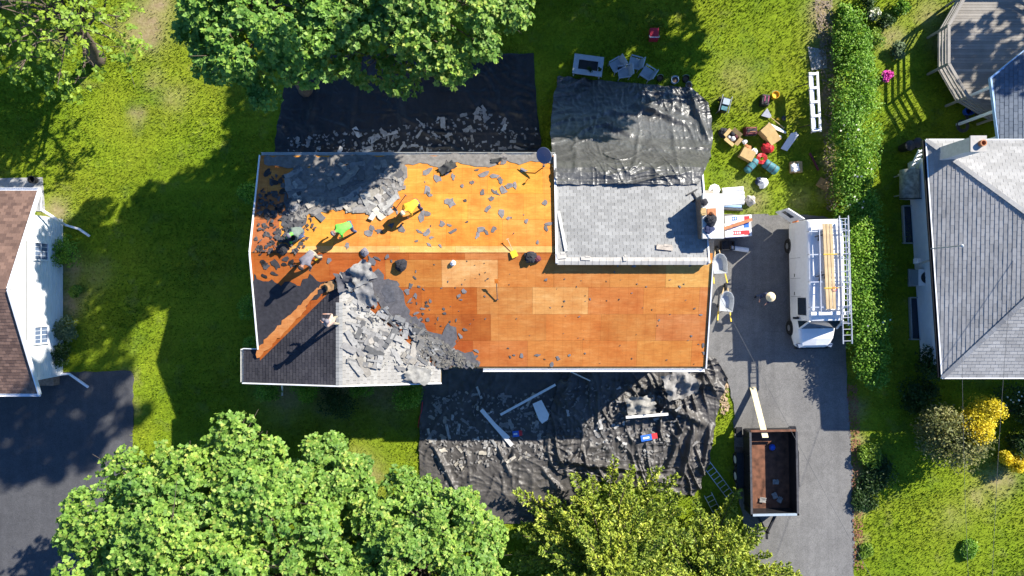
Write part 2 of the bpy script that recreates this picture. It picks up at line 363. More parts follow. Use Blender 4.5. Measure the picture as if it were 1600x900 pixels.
def basis(n, yaw):
    n = Vector(n).normalized(); a = Vector((math.cos(yaw), math.sin(yaw), 0)); a = (a - n * a.dot(n)).normalized(); return Matrix((a, n.cross(a), n)).transposed()
def shingle_field(m, poly, zf, down, tw, ch, th=.014, lift=.0, gap=.006, half=True):
    dx, dy = down; ux, uy = -dy, dx
    vs = [p[0] * dx + p[1] * dy for p in poly]; us = [p[0] * ux + p[1] * uy for p in poly]
    v1, v0 = max(vs), min(vs); k = 0; v = v1
    while v > v0 + .01:
        band = clip(clip(poly, dx, dy, -(v - ch)), -dx, -dy, v)
        if len(band) >= 3:
            bu = [p[0] * ux + p[1] * uy for p in band]; u = math.floor(min(bu) / tw) * tw + (tw / 2 if (k % 2 and half) else 0) - tw
            while u < max(bu):
                q = clip(clip(band, ux, uy, -(u + gap)), -ux, -uy, u + tw - gap)
                if len(q) >= 3:
                    ar = abs(sum(q[i][0] * q[(i + 1) % len(q)][1] - q[(i + 1) % len(q)][0] * q[i][1] for i in range(len(q))))
                    if ar > .002:
                        j = U(-.003, .003); top = []
                        for x, y in q:
                            fr = (x * dx + y * dy - (v - ch)) / ch; top.append(Vector((x, y, zf(x, y) + lift + .004 + th * fr + j)))
                        n = len(top)
                        s = sum(top[i].x * top[(i + 1) % n].y - top[(i + 1) % n].x * top[i].y for i in range(n))
                        if s < 0: top.reverse()
                        m.add(top + [p - Vector((0, 0, th + .006)) for p in top], [tuple(range(n))] + [(i, i + n, (i + 1) % n + n, (i + 1) % n) for i in range(n)])
                u += tw
        v -= ch; k += 1
    return m
house = thing('house', 'long low house with half its roof stripped to orange plywood sheets', 'house', (-1.2, .9, 0))
# walls with windows
def walls(parent, x0, x1, y0, y1, z1, mat, name='wall'):
    m = MB(); t = .16
    m.box(((x0 + x1) / 2, y0, z1 / 2), (x1 - x0 + t, t, z1)); m.box(((x0 + x1) / 2, y1, z1 / 2), (x1 - x0 + t, t, z1))
    m.box((x0, (y0 + y1) / 2, z1 / 2), (t, y1 - y0 - t, z1)); m.box((x1, (y0 + y1) / 2, z1 / 2), (t, y1 - y0 - t, z1))
    return obj(name, m, mat, parent)
def window(parent, c, w, h, axis, mat='dark_glass', sub=True):  # axis: outward normal
    n = Vector(axis); s = Vector((-n.y, n.x, 0)); c = Vector(c); m = MB(); z = Vector((0, 0, 1))
    for a, b in ((-1, 0), (1, 0)): m.bar(c + s * a * w / 2 - z * h / 2 + n * .03, c + s * a * w / 2 + z * h / 2 + n * .03, .07, .07, n)
    for b in (-1, 1): m.bar(c - s * (w / 2 + .035) + z * b * (h / 2 + .035) + n * .03, c + s * (w / 2 + .035) + z * b * (h / 2 + .035) + n * .03, .07, .07, n)
    f = obj('window', m, M['trim_white'], parent)
    m = MB(); m.bar(c - s * w / 2 + n * .012, c + s * w / 2 + n * .012, h, .012, n); obj('pane', m, M[mat], f)
    m = MB(); m.bar(c - z * h / 2 + n * .025, c + z * h / 2 + n * .025, .025, .02, n)
    for k in (-.25, .25): m.bar(c - z * h / 2 + n * .024 + s * k * w, c + z * h / 2 + n * .024 + s * k * w, .015, .015, n)
    m.bar(c - s * w / 2 + n * .027, c + s * w / 2 + n * .027, .03, .02, n); obj('muntin', m, M['trim_white'], f)
    return f
walls(house, -10.9, 8.3, -3.2, 5.55, 4.3, M['wall_white'])
m = MB()
for a, b in (((-11.5, -3.85), (-3.8, -3.85)),): m.box((-7.65, -3.85, 2.1), (7.7, .16, 4.2))
m.box((-11.5, -3.5, 2.1), (.16, .6, 4.2)); m.box((-3.8, -3.55, 2.1), (.16, .5, 4.2)); obj('wall', m, M['wall_white'], house)
for x in (-9.8, -5.4): window(house, (x, -3.93, 2.9), 1.3, 1.2, (0, -1, 0))
for x in (-1.2, 2.4, 5.8): window(house, (x, -3.28, 2.9), 1.3, 1.2, (0, -1, 0))
for x in (-8, -4, 0, 4.5): window(house, (x, 5.63, 2.9), 1.2, 1.1, (0, 1, 0))
window(house, (8.38, -1.2, 3.0), 1.1, 1.1, (1, 0, 0)); window(house, (-10.98, 3.2, 3.0), 1.1, 1.1, (-1, 0, 0))
# roof underlay slabs
m = MB(); d = .045
def lift(poly, zf, dz=0): return [(x, y, zf(x, y) + dz) for x, y in poly]
m.slab(lift([(XL, YR - .01), (XR, YR - .01), (XR, YS), (XL, YS)], zS, -d), .12)
m.slab(lift([(XL, YR + .01), (XL, YN), (XW, YN), (XW, YR + .01)], zN, -d), .12)
m.slab(lift([(XW + .01, YW), (XW + .01, YNW), (8.42, YNW), (8.42, YW)], zW, -d), .2)
m.slab(lift([(GX, GY0), (GX, GYF), (-12.1, GYF), (-12.1, -2.75), (XL - .02, -2.75)], zGL, -d), .12)
m.slab(lift([(GX, GY0), (-3.36, YS), (-3.2, YS), (-3.2, GYF), (GX, GYF)], zGR, -d), .12)
# gable-end triangles closing the roof
m.add([(XL + .4, YN - .4, 4.25), (XL + .4, YS + .4, 4.25), (XL + .4, YR, 5.5)], [(0, 2, 1)]); m.add([(8.3, YN - .4, 4.25), (8.3, YS + .4, 4.25), (8.3, YR, 5.5)], [(0, 1, 2)])
m.add([(-11.5, -3.85, 4.2), (-3.8, -3.85, 4.2), (GX, -3.85, 5.15)], [(0, 1, 2)])
roof = obj('roof_deck', m, M['cardboard_dark'], house)
# plywood sheets, each its own sub-part
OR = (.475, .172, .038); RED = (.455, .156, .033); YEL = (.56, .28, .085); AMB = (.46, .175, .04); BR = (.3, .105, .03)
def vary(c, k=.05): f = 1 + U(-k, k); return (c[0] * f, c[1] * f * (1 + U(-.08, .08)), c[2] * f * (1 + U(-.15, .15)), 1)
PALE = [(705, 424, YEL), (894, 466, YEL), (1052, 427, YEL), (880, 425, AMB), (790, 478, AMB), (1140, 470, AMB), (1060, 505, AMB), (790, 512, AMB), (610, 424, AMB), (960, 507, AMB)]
def sheets(x0, x1, ya, yb, zf, rows, colour, th=.014):
    for r, (y0, y1) in enumerate(rows):
        x = x0 - (1.22 if r % 2 else 0) - rows_off[r % len(rows_off)]
        while x < x1:
            q = [(max(x, x0) + .003, y0 + .003), (min(x + 2.44, x1) - .003, y0 + .003), (min(x + 2.44, x1) - .003, y1 - .003), (max(x, x0) + .003, y1 - .003)]
            if q[1][0] - q[0][0] > .06:
                cx, cy = (q[0][0] + q[1][0]) / 2, (y0 + y1) / 2
                inside = zf is zS and cy < GY0 and all(GZ - abs(X - GX) * KG > zS(X, Y) + .1 and Y < GY0 for X, Y in q)
                if not inside:
                    mm = MB(); mm.slab(lift(q, zf, U(.0, .006)), th)
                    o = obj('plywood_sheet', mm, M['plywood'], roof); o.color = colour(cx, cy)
            x += 2.44
CS = math.cos(math.atan(KS)); CN = math.cos(math.atan(KN))
rows_off = [.5, .3, 0, .62, .2]
rowsS = [(YR - .3, YR - .012)]; y = YR - .3
while y > YS + .1: rowsS.append((max(y - 1.22 * CS, YS), y)); y -= 1.22 * CS
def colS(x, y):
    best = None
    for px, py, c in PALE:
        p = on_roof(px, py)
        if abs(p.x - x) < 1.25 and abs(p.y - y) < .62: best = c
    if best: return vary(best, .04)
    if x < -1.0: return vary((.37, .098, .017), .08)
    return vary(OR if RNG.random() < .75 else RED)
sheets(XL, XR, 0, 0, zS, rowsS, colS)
rows_off = [.9, .1, .4, .75, 1.0]
rowsN = [(YR + .012, YR + .3)]; y = YR + .3
while y < YN - .1: rowsN.append((y, min(y + 1.22 * CN, YN))); y += 1.22 * CN
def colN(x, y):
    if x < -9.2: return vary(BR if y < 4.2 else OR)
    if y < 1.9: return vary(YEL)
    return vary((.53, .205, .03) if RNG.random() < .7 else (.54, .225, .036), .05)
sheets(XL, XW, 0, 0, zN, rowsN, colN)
# shingled areas
m = shingle_field(MB(), [(XW, YW), (XW, YNW), (8.42, YNW), (8.42, YW)], zW, (0, 1), .3, .145); stuff(obj('shingle_courses', m, M['sh_white'], roof))
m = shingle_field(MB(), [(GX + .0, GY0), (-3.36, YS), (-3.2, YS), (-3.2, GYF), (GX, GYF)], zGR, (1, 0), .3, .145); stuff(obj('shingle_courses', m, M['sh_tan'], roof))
glp = [(GX, GY0), (GX, GYF), (-12.1, GYF), (-12.1, -2.75), (XL, -2.75), (XL, -3.2)]
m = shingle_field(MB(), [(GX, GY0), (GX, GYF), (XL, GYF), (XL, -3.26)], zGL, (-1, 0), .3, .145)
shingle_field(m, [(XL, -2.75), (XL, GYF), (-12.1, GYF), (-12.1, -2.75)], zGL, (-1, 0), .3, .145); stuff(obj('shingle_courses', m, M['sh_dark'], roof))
# dark felt left of the valley, ragged top edge
def felt(polypx, z_f, col, dz=.022, step=6, amp=3.2, seed=1, name='roofing_felt', mat='felt'):
    pts = [on_roof(*q) for q in ragged(polypx, step, amp, seed)]
    mm = MB(); mm.slab([(p.x, p.y, z_f(p.x, p.y) + dz) for p in pts], .006); o = obj(name, mm, M[mat], roof); o.color = tuple(col) + (1,); return o
DK = (.035, .034, .04)
felt([(394, 425), (412, 440), (425, 436), (440, 447), (452, 440), (470, 446), (484, 428), (500, 440), (525, 434), (523, 444), (480, 478), (452, 505), (430, 528), (402, 550), (397, 480)], zS, DK, seed=3)
strip = felt([(511, 440), (484, 470), (474, 488), (452, 512), (420, 545), (402, 560), (401, 548), (425, 520), (446, 498), (466, 478), (486, 458)], lambda x, y: max(zS(x, y), zGL(x, y)), (.5, .2, .06), .04, 5, 2, 4, 'bare_valley_strip', 'plywood')
# north slope: patch of old shingles still nailed down and the ragged strip along the eave
GR = (.17, .16, .15)
felt([(458, 262), (520, 256), (600, 252), (632, 258), (634, 280), (620, 300), (614, 320), (596, 338), (575, 333), (545, 331), (520, 326), (500, 330), (480, 336), (462, 345), (452, 330), (448, 300)], zN, GR, .03, 7, 4, 5, 'old_shingle_patch')
felt([(412, 245), (864, 240), (864, 256), (830, 252), (812, 258), (790, 250), (765, 262), (735, 258), (716, 254), (690, 262), (660, 256), (632, 258), (560, 256), (455, 263), (428, 258), (413, 256)], zN, (.16, .15, .14), .024, 7, 2.5, 6, 'eave_shingle_strip')
felt([(447, 300), (462, 345), (480, 337), (470, 362), (452, 372), (440, 352), (446, 330)], zN, (.07, .07, .075), .027, 6, 3, 16)
# right edge of the stripped valley: felt left on the deck
felt([(560, 432), (592, 420), (600, 436), (620, 440), (632, 462), (640, 490), (656, 502), (668, 516), (690, 522), (702, 505), (714, 520), (708, 545), (738, 550), (750, 574), (690, 574), (660, 545), (620, 505), (590, 470)], zS, (.12, .115, .12), .025, 6, 4, 7)
felt([(603, 443), (612, 446), (620, 470), (606, 474), (596, 455)], zS, (.1, .1, .11), .03, 5, 3, 8)
# felt scraps scattered over the bare decking
def scrap_poly(px, py, r, seed):
    rr = random.Random(seed); n = rr.randint(7, 11); a0 = rr.uniform(0, 6); e = rr.uniform(.35, .9); th = rr.uniform(0, 3.14); out = []
    for k in range(n):
        a = a0 + 2 * math.pi * k / n; q = r * rr.uniform(.45, 1.15); x, y = math.cos(a) * q, math.sin(a) * q * e
        out.append((px + x * math.cos(th) - y * math.sin(th), py + x * math.sin(th) + y * math.cos(th)))
    return out
SCR = [(668, 268, 10), (683, 279, 8), (698, 262, 11), (708, 277, 6), (758, 271, 10), (771, 274, 9), (782, 281, 7), (786, 297, 8), (795, 290, 8), (804, 290, 6), (775, 301, 8), (768, 310, 8), (754, 301, 5), (703, 316, 10), (667, 298, 8), (671, 304, 6), (762, 326, 6), (783, 333, 9), (794, 341, 4), (659, 339, 11), (668, 334, 7), (628, 357, 8), (691, 350, 6), (702, 352, 5), (655, 362, 6), (667, 363, 7), (674, 371, 5), (708, 361, 8), (751, 358, 8), (760, 362, 6), (772, 358, 6), (746, 368, 7), (787, 252, 8), (818, 266, 7), (858, 350, 8), (853, 357, 5), (851, 317, 5), (823, 346, 4), (671, 383, 5), (688, 384, 4), (840, 378, 4), (722, 290, 4), (737, 285, 5),
       (575, 365, 8), (581, 356, 6), (570, 394, 6), (593, 361, 7), (612, 352, 6), (620, 330, 5), (425, 285, 8), (443, 290, 6), (431, 303, 7), (436, 311, 5), (415, 318, 6), (428, 320, 4), (406, 333, 6), (428, 334, 8), (445, 333, 7), (420, 343, 6), (441, 344, 5), (435, 362, 8), (418, 366, 7), (450, 366, 8), (434, 372, 9), (453, 378, 7), (406, 390, 7), (421, 382, 5), (440, 386, 9), (460, 392, 7), (470, 380, 5), (412, 352, 4), (432, 275, 4), (420, 270, 4), (445, 276, 5), (412, 300, 4), (416, 415, 8), (432, 413, 10), (445, 405, 7), (455, 412, 6), (500, 400, 5), (515, 407, 5), (580, 408, 10), (590, 404, 7), (605, 402, 5), (543, 384, 5), (612, 408, 3), (650, 424, 3), (648, 434, 4), (636, 455, 6), (642, 446, 5), (640, 470, 6), (649, 462, 5), (655, 448, 3), (662, 452, 3), (650, 490, 7), (660, 482, 5), (655, 500, 6), (672, 470, 3), (668, 500, 4), (726, 515, 7), (720, 526, 6), (710, 530, 5), (745, 548, 6), (742, 558, 5), (748, 568, 4), (725, 455, 4), (716, 462, 4), (720, 468, 3), (722, 444, 2), (700, 440, 2), (690, 450, 2), (840, 555, 5), (862, 568, 5), (872, 560, 4), (890, 555, 3), (815, 556, 4), (803, 555, 3), (797, 558, 3), (914, 552, 2), (1098, 540, 5), (1100, 552, 4), (1095, 492, 3), (1062, 448, 3), (1085, 482, 2), (922, 467, 3), (853, 437, 3), (905, 495, 2), (1030, 500, 2), (1080, 525, 2), (987, 458, 2), (860, 480, 2), (1047, 437, 2), (1010, 448, 2), (960, 425, 2), (1078, 415, 3), (965, 415, 3), (990, 416, 4), (1015, 414, 3), (940, 414, 3)]
for k, (px, py, r) in enumerate(SCR):
    p = on_roof(px, py); f = zN if p.y > YR else zS
    pts = [on_roof(*q) for q in scrap_poly(px, py, r * 1.05, k + 50)]
    mm = MB(); mm.slab([(q.x, q.y, f(q.x, q.y) + .024) for q in pts], .006); o = obj('felt_scrap', mm, M['felt'], roof)
    c = U(.1, .2) if px > 470 else U(.05, .09); o.color = (c, c * .95, c * .98, 1)
for k in range(110):
    px, py = U(640, 1100), U(405, 570); r = U(.8, 2.2)
    if k > 70: px, py, r = U(610, 720), U(430, 540), U(1.5, 4)
    if k > 95: px, py = U(560, 850), U(260, 390)
    p = on_roof(px, py)
    if p.x > XW and p.y > YW: continue
    f = zN if p.y > YR else zS; pts = [on_roof(*q) for q in scrap_poly(px, py, r, k + 500)]
    mm = MB(); mm.slab([(q.x, q.y, f(q.x, q.y) + .022) for q in pts], .005); o = obj('felt_scrap', mm, M['felt'], roof); c = U(.05, .14); o.color = (c, c * .9, c * .9, 1)
for k in range(60):
    px, py = U(398, 470), U(262, 440); p = on_roof(px, py); f = zN if p.y > YR else zS; pts = [on_roof(*q) for q in scrap_poly(px, py, U(3, 9), k + 900)]
    if any((q.y > YR) != (p.y > YR) or q.x < XL + .05 for q in pts): continue
    mm = MB(); mm.slab([(q.x, q.y, f(q.x, q.y) + .026) for q in pts], .006); o = obj('felt_scrap', mm, M['felt'], roof); cc_ = U(.02, .05); o.color = (cc_, cc_ * .95, cc_, 1)
# ridge caps, step of the un-stripped section, rakes, fascia, gutters
m = MB(); y = GYF + .02
while y < GY0 - .9:
    for s in (-1, 1): m.add([(GX, y, GZ + .04), (GX, y + .15, GZ + .03), (GX + s * .15, y + .15, GZ - .15 * KG + .035), (GX + s * .15, y, GZ - .15 * KG + .045)], [(0, 1, 2, 3) if s < 0 else (3, 2, 1, 0)])
    y += .15
obj('ridge_cap', m, M['sh_white'], roof)
m = MB(); x = XW
while x < 8.3:
    x2 = min(x + .3, 8.42); m.add([(x, YW + .16, zW(0, YW + .16) + .03), (x2, YW + .16, zW(0, YW + .16) + .025), (x2, YW, zW(0, YW) + .03), (x, YW, zW(0, YW) + .04)], [(3, 2, 1, 0)])
    m.add([(x, YW, zW(0, YW) + .04), (x2, YW, zW(0, YW) + .03), (x2, YW - .16, zW(0, YW) - .01), (x, YW - .16, zW(0, YW) + .0)], [(3, 2, 1, 0)]); x = x2
obj('ridge_cap', m, M['concrete'], roof)
m = MB(); m.box(((XW + 8.42) / 2, YW - .06, 5.55), (8.42 - XW, .08, .24)); obj('ridge_fascia', m, M['old_trim'], roof)
for p0, p1, w, hh in (((XW - .03, YN, zW(0, YN)), (XW - .03, YW - .1, zW(0, YW)), .09, .16), ((8.46, YNW, zW(0, YNW)), (8.46, YW - .1, zW(0, YW)), .06, .16), ((XL - .03, YN, ZE), (XL - .03, YR, ZR), .05, .15), ((XL - .03, YR, ZR), (XL - .03, -2.73, zS(0, -2.73)), .05, .15), ((XR + .03, YR - .4, zS(0, YR - .4)), (XR + .03, YS, ZE), .05, .15),
                      ((GX, GYF - .03, GZ), (-12.12, GYF - .03, zGL(-12.12, 0)), .05, .16), ((GX, GYF - .03, GZ), (-3.18, GYF - .03, zGR(-3.18, 0)), .05, .16), ((-12.12, -2.73, zGL(-12.12, 0)), (XL, -2.73, zGL(XL, 0)), .03, .12)):
    m = MB(); m.bar(p0, p1, w, hh); obj('rake_trim', m, M['trim_white'], house)
def gutter(parent, a, b, mat='trim_white'):
    a, b = Vector(a), Vector(b); d = (b - a).normalized(); s = Vector((-d.y, d.x, 0)); m = MB()
    m.bar(a, b, .13, .012); m.bar(a + s * .06 + Vector((0, 0, .05)), b + s * .06 + Vector((0, 0, .05)), .012, .1); m.bar(a - s * .06 + Vector((0, 0, .05)), b - s * .06 + Vector((0, 0, .05)), .012, .1)
    return obj('gutter', m, M[mat], parent)
gutter(house, (-1.3, YS - .1, ZE - .12), (XR, YS - .1, ZE - .12)); gutter(house, (XL, YN + .09, ZE - .12), (XW, YN + .09, ZE - .12), 'old_trim')
gutter(house, (-12.18, GYF, zGL(-12.15, 0) - .12), (-12.18, -2.75, zGL(-12.15, 0) - .12), 'old_trim')
m = MB(); m.tube([P(441, 596, 3.9), P(441, 600, 3.5), P(441, 608, .1), P(441, 618, .06)], .045, 8); obj('downspout', m, M['trim_white'], house)
# long strip of trim lying loose along the rake
# chimney
m = MB()
def frustum(m, a, b): # two rings of 4
    m.add(list(a) + list(b), [(3, 2, 1, 0), (4, 5, 6, 7)] + [(i, (i + 1) % 4, (i + 1) % 4 + 4, i + 4) for i in range(4)])
def ring(x0, x1, y0, y1, z): return [(x0, y0, z), (x1, y0, z), (x1, y1, z), (x0, y1, z)]
frustum(m, ring(8.2, 9.3, 1.3, 4.5, -.05), ring(8.2, 9.3, 1.3, 4.5, 3.6)); frustum(m, ring(8.2, 9.3, 1.3, 4.5, 3.6), ring(8.07, 8.9, 2.12, 3.95, 5.0)); frustum(m, ring(8.07, 8.9, 2.12, 3.95, 5.0), ring(8.07, 8.9, 2.12, 3.95, 6.25))
chim = obj('chimney', m, M['chimney_grey'], house)
m = MB(); frustum(m, ring(8.02, 8.95, 2.07, 4.0, 6.25), ring(8.04, 8.93, 2.09, 3.98, 6.34)); obj('crown', m, M['chimney_crown'], chim)
# bricks of the upper stack, courses on the two seen faces
m = MB()
for k in range(15):
    z = 5.04 + k * .08
    for j in range(9):
        y = 2.2 + j * .2 + (.1 if k % 2 else 0)
        if y < 3.9: m.box((8.066, y, z), (.02 + U(0, .008), .185, .066))
    for j in range(4):
        x = 8.15 + j * .2 + (.1 if k % 2 else 0)
        if x < 8.85: m.box((x, 2.118, z), (.185, .02 + U(0, .008), .066))
stuff(obj('brick_courses', m, M['brick'], chim))
# satellite dish on the eave corner
dish = thing('satellite_dish', 'blue grey satellite dish on the north eave next to the un-stripped roof', 'dish', on_roof(850, 262))
c = P(850, 243, 5.35); R = basis(Vector((-.45, -.35, .75)), .3)
m = MB(); m.lathe(c, [(.0, -.06), (.2, -.045), (.36, .0), (.37, .012), (.35, .012), (.2, -.03), (0, -.045)], 20, R); obj('reflector', m, M['dish_blue'], dish, True)
m = MB(); b = on_roof(848, 262); m.tube([b + Vector((0, 0, -.02)), b + Vector((0, 0, .35)), c + R @ Vector((0, 0, -.06))], .025, 8); obj('mast', m, M['grey_metal'], dish)
m = MB(); m.tube([c + R @ Vector((0, -.3, -.03)), c + R @ Vector((0, -.42, .25))], .014, 6); m.box(c + R @ Vector((0, -.42, .28)), (.07, .07, .1), R); obj('feed_arm', m, M['dark_grey'], dish)
m = MB(); m.tube([b + Vector((.0, -.02, .02)), b + Vector((.35, -.5, -.12)) ], .014, 6); obj('brace', m, M['dark_grey'], dish)

# ------------------------------------------------------------------ neighbours
def planef(a, b, c):
    a, b, c = Vector(a), Vector(b), Vector(c); n = (b - a).cross(c - a); return lambda x, y: a.z - (n.x * (x - a.x) + n.y * (y - a.y)) / n.z
# left: brown gable roof, white wall
lh = thing('house', 'neighbour house with brown shingle roof and pale wall with two small windows', 'house', (-29, -.2, 0))
lx, ly0, ly1, lz, lr = -22.4, -5.0, 4.61, 2.7, 4.75; lyr = -.05
zT = planef((lx, ly1, lz), (lx, lyr, lr), (lx - 5, lyr, lr)); zB = planef((lx, ly0, lz), (lx, lyr, lr), (lx - 5, lyr, lr))
m = MB(); m.slab(lift([(lx, ly1), (lx, lyr), (-37, lyr), (-37, ly1)], zT, -.03), .12); m.slab(lift([(lx, lyr), (lx, ly0), (-37, ly0), (-37, lyr)], zB, -.03), .12)
lroof = obj('roof', m, M['cardboard_dark'], lh)
m = shingle_field(MB(), [(lx, ly1), (lx, lyr), (-29, lyr), (-29, ly1)], zT, (0, 1), .24, .15); shingle_field(m, [(lx, lyr), (lx, ly0), (-29, ly0), (-29, lyr)], zB, (0, -1), .24, .15); stuff(obj('shingle_courses', m, M['sh_brown'], lroof))
walls(lh, -36, -23.12, -4.4, 3.45, 2.7, M['wall_white'])
m = MB(); m.add([(-23.04, -4.4, 2.65), (-23.04, 3.45, 2.65), (-23.04, lyr, 4.55)], [(0, 1, 2)]); obj('gable_wall', m, M['wall_white'], lh)
for k in range(12):
    m = MB(); m.box((-23.03, -.48, .22 + k * .2), (.018, 7.7, .19), Matrix.Rotation(.05, 3, 'Y')); obj('siding_board', m, M['wall_white'], lh)
window(lh, (-23.0, P(60, 393, 1.6).y, 1.75), .85, .95, (1, 0, 0), 'dish_blue'); window(lh, (-23.0, P(52, 523, 1.6).y, 1.75), .85, .95, (1, 0, 0), 'dish_blue')
m = MB(); m.bar((lx + .02, ly1 + .05, lz), (lx + .02, lyr, lr), .06, .2); m.bar((lx + .02, ly0 - .05, lz), (lx + .02, lyr, lr), .06, .2); obj('rake_trim', m, M['trim_white'], lh)
gutter(lh, (lx, ly1 + .08, lz - .1), (-36, ly1 + .08, lz - .1)); gutter(lh, (lx, ly0 - .08, lz - .1), (-36, ly0 - .08, lz - .1))
def downspout(pts):
    m = MB()
    for a, b in zip(pts, pts[1:]): m.bar(a, b, .1, .08)
    obj('downspout', m, M['trim_white'], lh)
downspout([P(64, 302, 2.55), P(62, 326, 2.2), P(88, 342, 1.5), P(101, 351, .15), P(124, 358, .1), P(140, 369, .06)])
downspout([P(48, 606, 2.5), P(48, 582, 2.2), P(72, 584, 1.2), P(94, 585, .15), P(108, 584, .1), P(138, 605, .06)])
m = MB(); m.box(P(70, 594, .25), (1.2, .5, .5)); obj('step', m, M['brick'], lh)
tag(obj('flower_pot', MB().lathe(P(56, 282, .02), [(.15, 0), (.2, .35), (.17, .35), (.15, .1), (0, .1)], 12), M['black_plastic']), 'black pot on the concrete patio by the brown roofed house', 'pot')
# right: grey hip roof
rh = thing('house', 'neighbour house with grey shingle hip roof and small chimney', 'house', (29, 1.4, 0))
NW, SW, R1 = P(1447, 219, 3.3), P(1472, 590, 3.3), P(1684, 392, 5.3); NE, SE, R2 = Vector((40, 6.88, 3.3)), Vector((40, -4.17, 3.3)), Vector((34.5, P(1684, 392, 5.3).y, 5.3))
fw, fn, fs = planef(NW, SW, R1), planef(NW, R1, R2), planef(SW, R1, R2); fe = planef(NE, SE, R2)
m = MB()
for pts, f in (((NW, SW, R1), fw), ((NW, R1, R2, NE), fn), ((SW, SE, R2, R1), fs), ((NE, R2, SE), fe)): m.slab([Vector(p) - Vector((0, 0, .03)) for p in pts], .1)
rroof = obj('roof', m, M['sh_grey'], rh)
lim = 28.0
m = shingle_field(MB(), [NW.xy[:], SW.xy[:], R1.xy[:]], fw, (-1, 0), .36, .16)
shingle_field(m, clip([NW.xy[:], R1.xy[:], R2.xy[:], NE.xy[:]], -1, 0, lim), fn, (0, 1), .36, .16); shingle_field(m, clip([SW.xy[:], SE.xy[:], R2.xy[:], R1.xy[:]], -1, 0, lim), fs, (0, -1), .36, .16)
stuff(obj('shingle_courses', m, M['sh_grey'], rroof))
m = MB()
for A in (NW, SW):
    n = 34
    for k in range(n):
        p, q = A.lerp(R1, k / n), A.lerp(R1, (k + .96) / n); m.bar(p + Vector((0, 0, .025)), q + Vector((0, 0, .04)), .2, .014)
obj('hip_cap', m, M['sh_grey'], rroof)
m = MB(); m.bar(NW + Vector((-.02, 0, -.05)), SW + Vector((-.02, 0, -.05)), .05, .14); m.bar(NW + Vector((0, .03, -.05)), NE + Vector((0, .03, -.05)), .05, .14); m.bar(SW + Vector((0, -.03, -.05)), SE + Vector((0, -.03, -.05)), .05, .14); obj('fascia', m, M['trim_white'], rh)
m = MB()
for k in (-1, 1): m.bar(NW + Vector((-.1 + k * .055, 0, -.05)), SW + Vector((-.1 + k * .055, 0, -.05)), .012, .1)
m.bar(NW + Vector((-.1, 0, -.1)), SW + Vector((-.1, 0, -.1)), .11, .01); obj('gutter', m, M['black_metal'], rh)
wa, wb = Vector((20.3, 6.4, 0)), Vector((20.98, -3.75, 0)); m = MB()
m.add([wa, wb, wb + Vector((0, 0, 3.24)), wa + Vector((0, 0, 3.24))], [(0, 1, 2, 3)]); m.box((30.2, 6.4, 1.6), (19.6, .15, 3.2)); m.box((30.5, -3.75, 1.6), (19, .15, 3.2)); m.box((39.4, 1.4, 1.6), (.15, 10, 3.2)); obj('wall', m, M['wall_white'], rh)
d = (wb - wa).normalized()
for k in range(16):
    m = MB(); m.bar(wa + Vector((-.02, 0, .15 + k * .2)), wb + Vector((-.02, 0, .15 + k * .2)), .018, .185); obj('siding_board', m, M['wall_white'], rh)
ch = P(1512, 228, 5.0)
m = MB(); m.box((ch.x, ch.y - .05, 4.5), (.6, .6, 2.3)); rc = obj('chimney', m, M['chimney_crown'], rh)
m = MB(); m.box((ch.x, ch.y - .05, 5.68), (.7, .7, .08)); obj('crown', m, M['concrete'], rc); m = MB(); m.lathe((ch.x + .1, ch.y - .05, 5.7), [(.14, 0), (.14, .2), (.1, .2), (.1, .05), (0, .05)], 12); obj('flue', m, M['clay'], rc)
mast = P(1503, 384, 5.5); b = Vector((mast.x, mast.y, fw(mast.x, mast.y))); m = MB(); m.tube([b, mast], .03, 8); m.lathe(mast, [(.05, -.05), (.07, .03), (0, .08)], 10); obj('service_mast', m, M['galv'], rh)
m = MB(); m.bar(P(1436, 412, 1.6), P(1456, 406, 3.0), .06, .06); obj('conduit', m, M['galv'], rh); m = MB(); m.box(P(1433, 408, 1.4) , (.16, .25, .4)); obj('meter_box', m, M['white_plastic'], rh)
def window_well(px0, py0, px1, py1):
    a, c = P(px0, py0), P(px1, py1); w = thing('window_well', 'dark sunken window well along the shaded white wall', 'window well', ((a.x + c.x) / 2, (a.y + c.y) / 2, 0), 'window wells of the hip roof house'); m = MB()
    m.bar((a.x, a.y, .07), (c.x - .35, a.y, .07), .05, .2); m.bar((a.x, c.y, .07), (c.x - .25, c.y, .07), .05, .2); m.bar((a.x, a.y, .07), (a.x + .08, c.y, .07), .05, .2); obj('rim', m, M['galv'], w)
    m = MB(); m.box(((a.x + c.x) / 2 - .05, (a.y + c.y) / 2, .012), (c.x - a.x - .2, a.y - c.y - .1, .02)); obj('cover', m, M['dark_glass'], w)
window_well(1409, 322, 1432, 380); window_well(1420, 465, 1444, 530)
tank = thing('oil_tank', 'weathered grey horizontal oil tank with stained top', 'tank', P(1420, 288)); m = MB(); c = P(1421, 288, .85); RT = basis((0, 1, .0), 0)
m.lathe(c + Vector((0, -.72, 0)), [(0, -.06), (.3, -.03), (.45, 0), (.45, 1.44), (.3, 1.47), (0, 1.5)], 20, Matrix.Rotation(-math.pi / 2, 3, 'X')); obj('drum', m, M['oil_tank'], tank, True)
for sx in (-.3, .3):
    for sy in (-.5, .5): m = MB(); m.bar(c + Vector((sx, sy, -.3)), Vector((c.x + sx, c.y + sy, 0)), .05, .05); obj('leg', m, M['galv'], tank)
m = MB(); m.tube([c + Vector((-.5, -.7, .0)), c + Vector((-.45, -.75, .35)), c + Vector((.4, -.75, .35))], .025, 6); obj('pipe', m, M['black_metal'], tank)
ac = thing('air_conditioner', 'white box air conditioner with round black fan beside wall', 'air conditioner', P(1425, 437)); c = P(1432, 434, .0); m = MB()
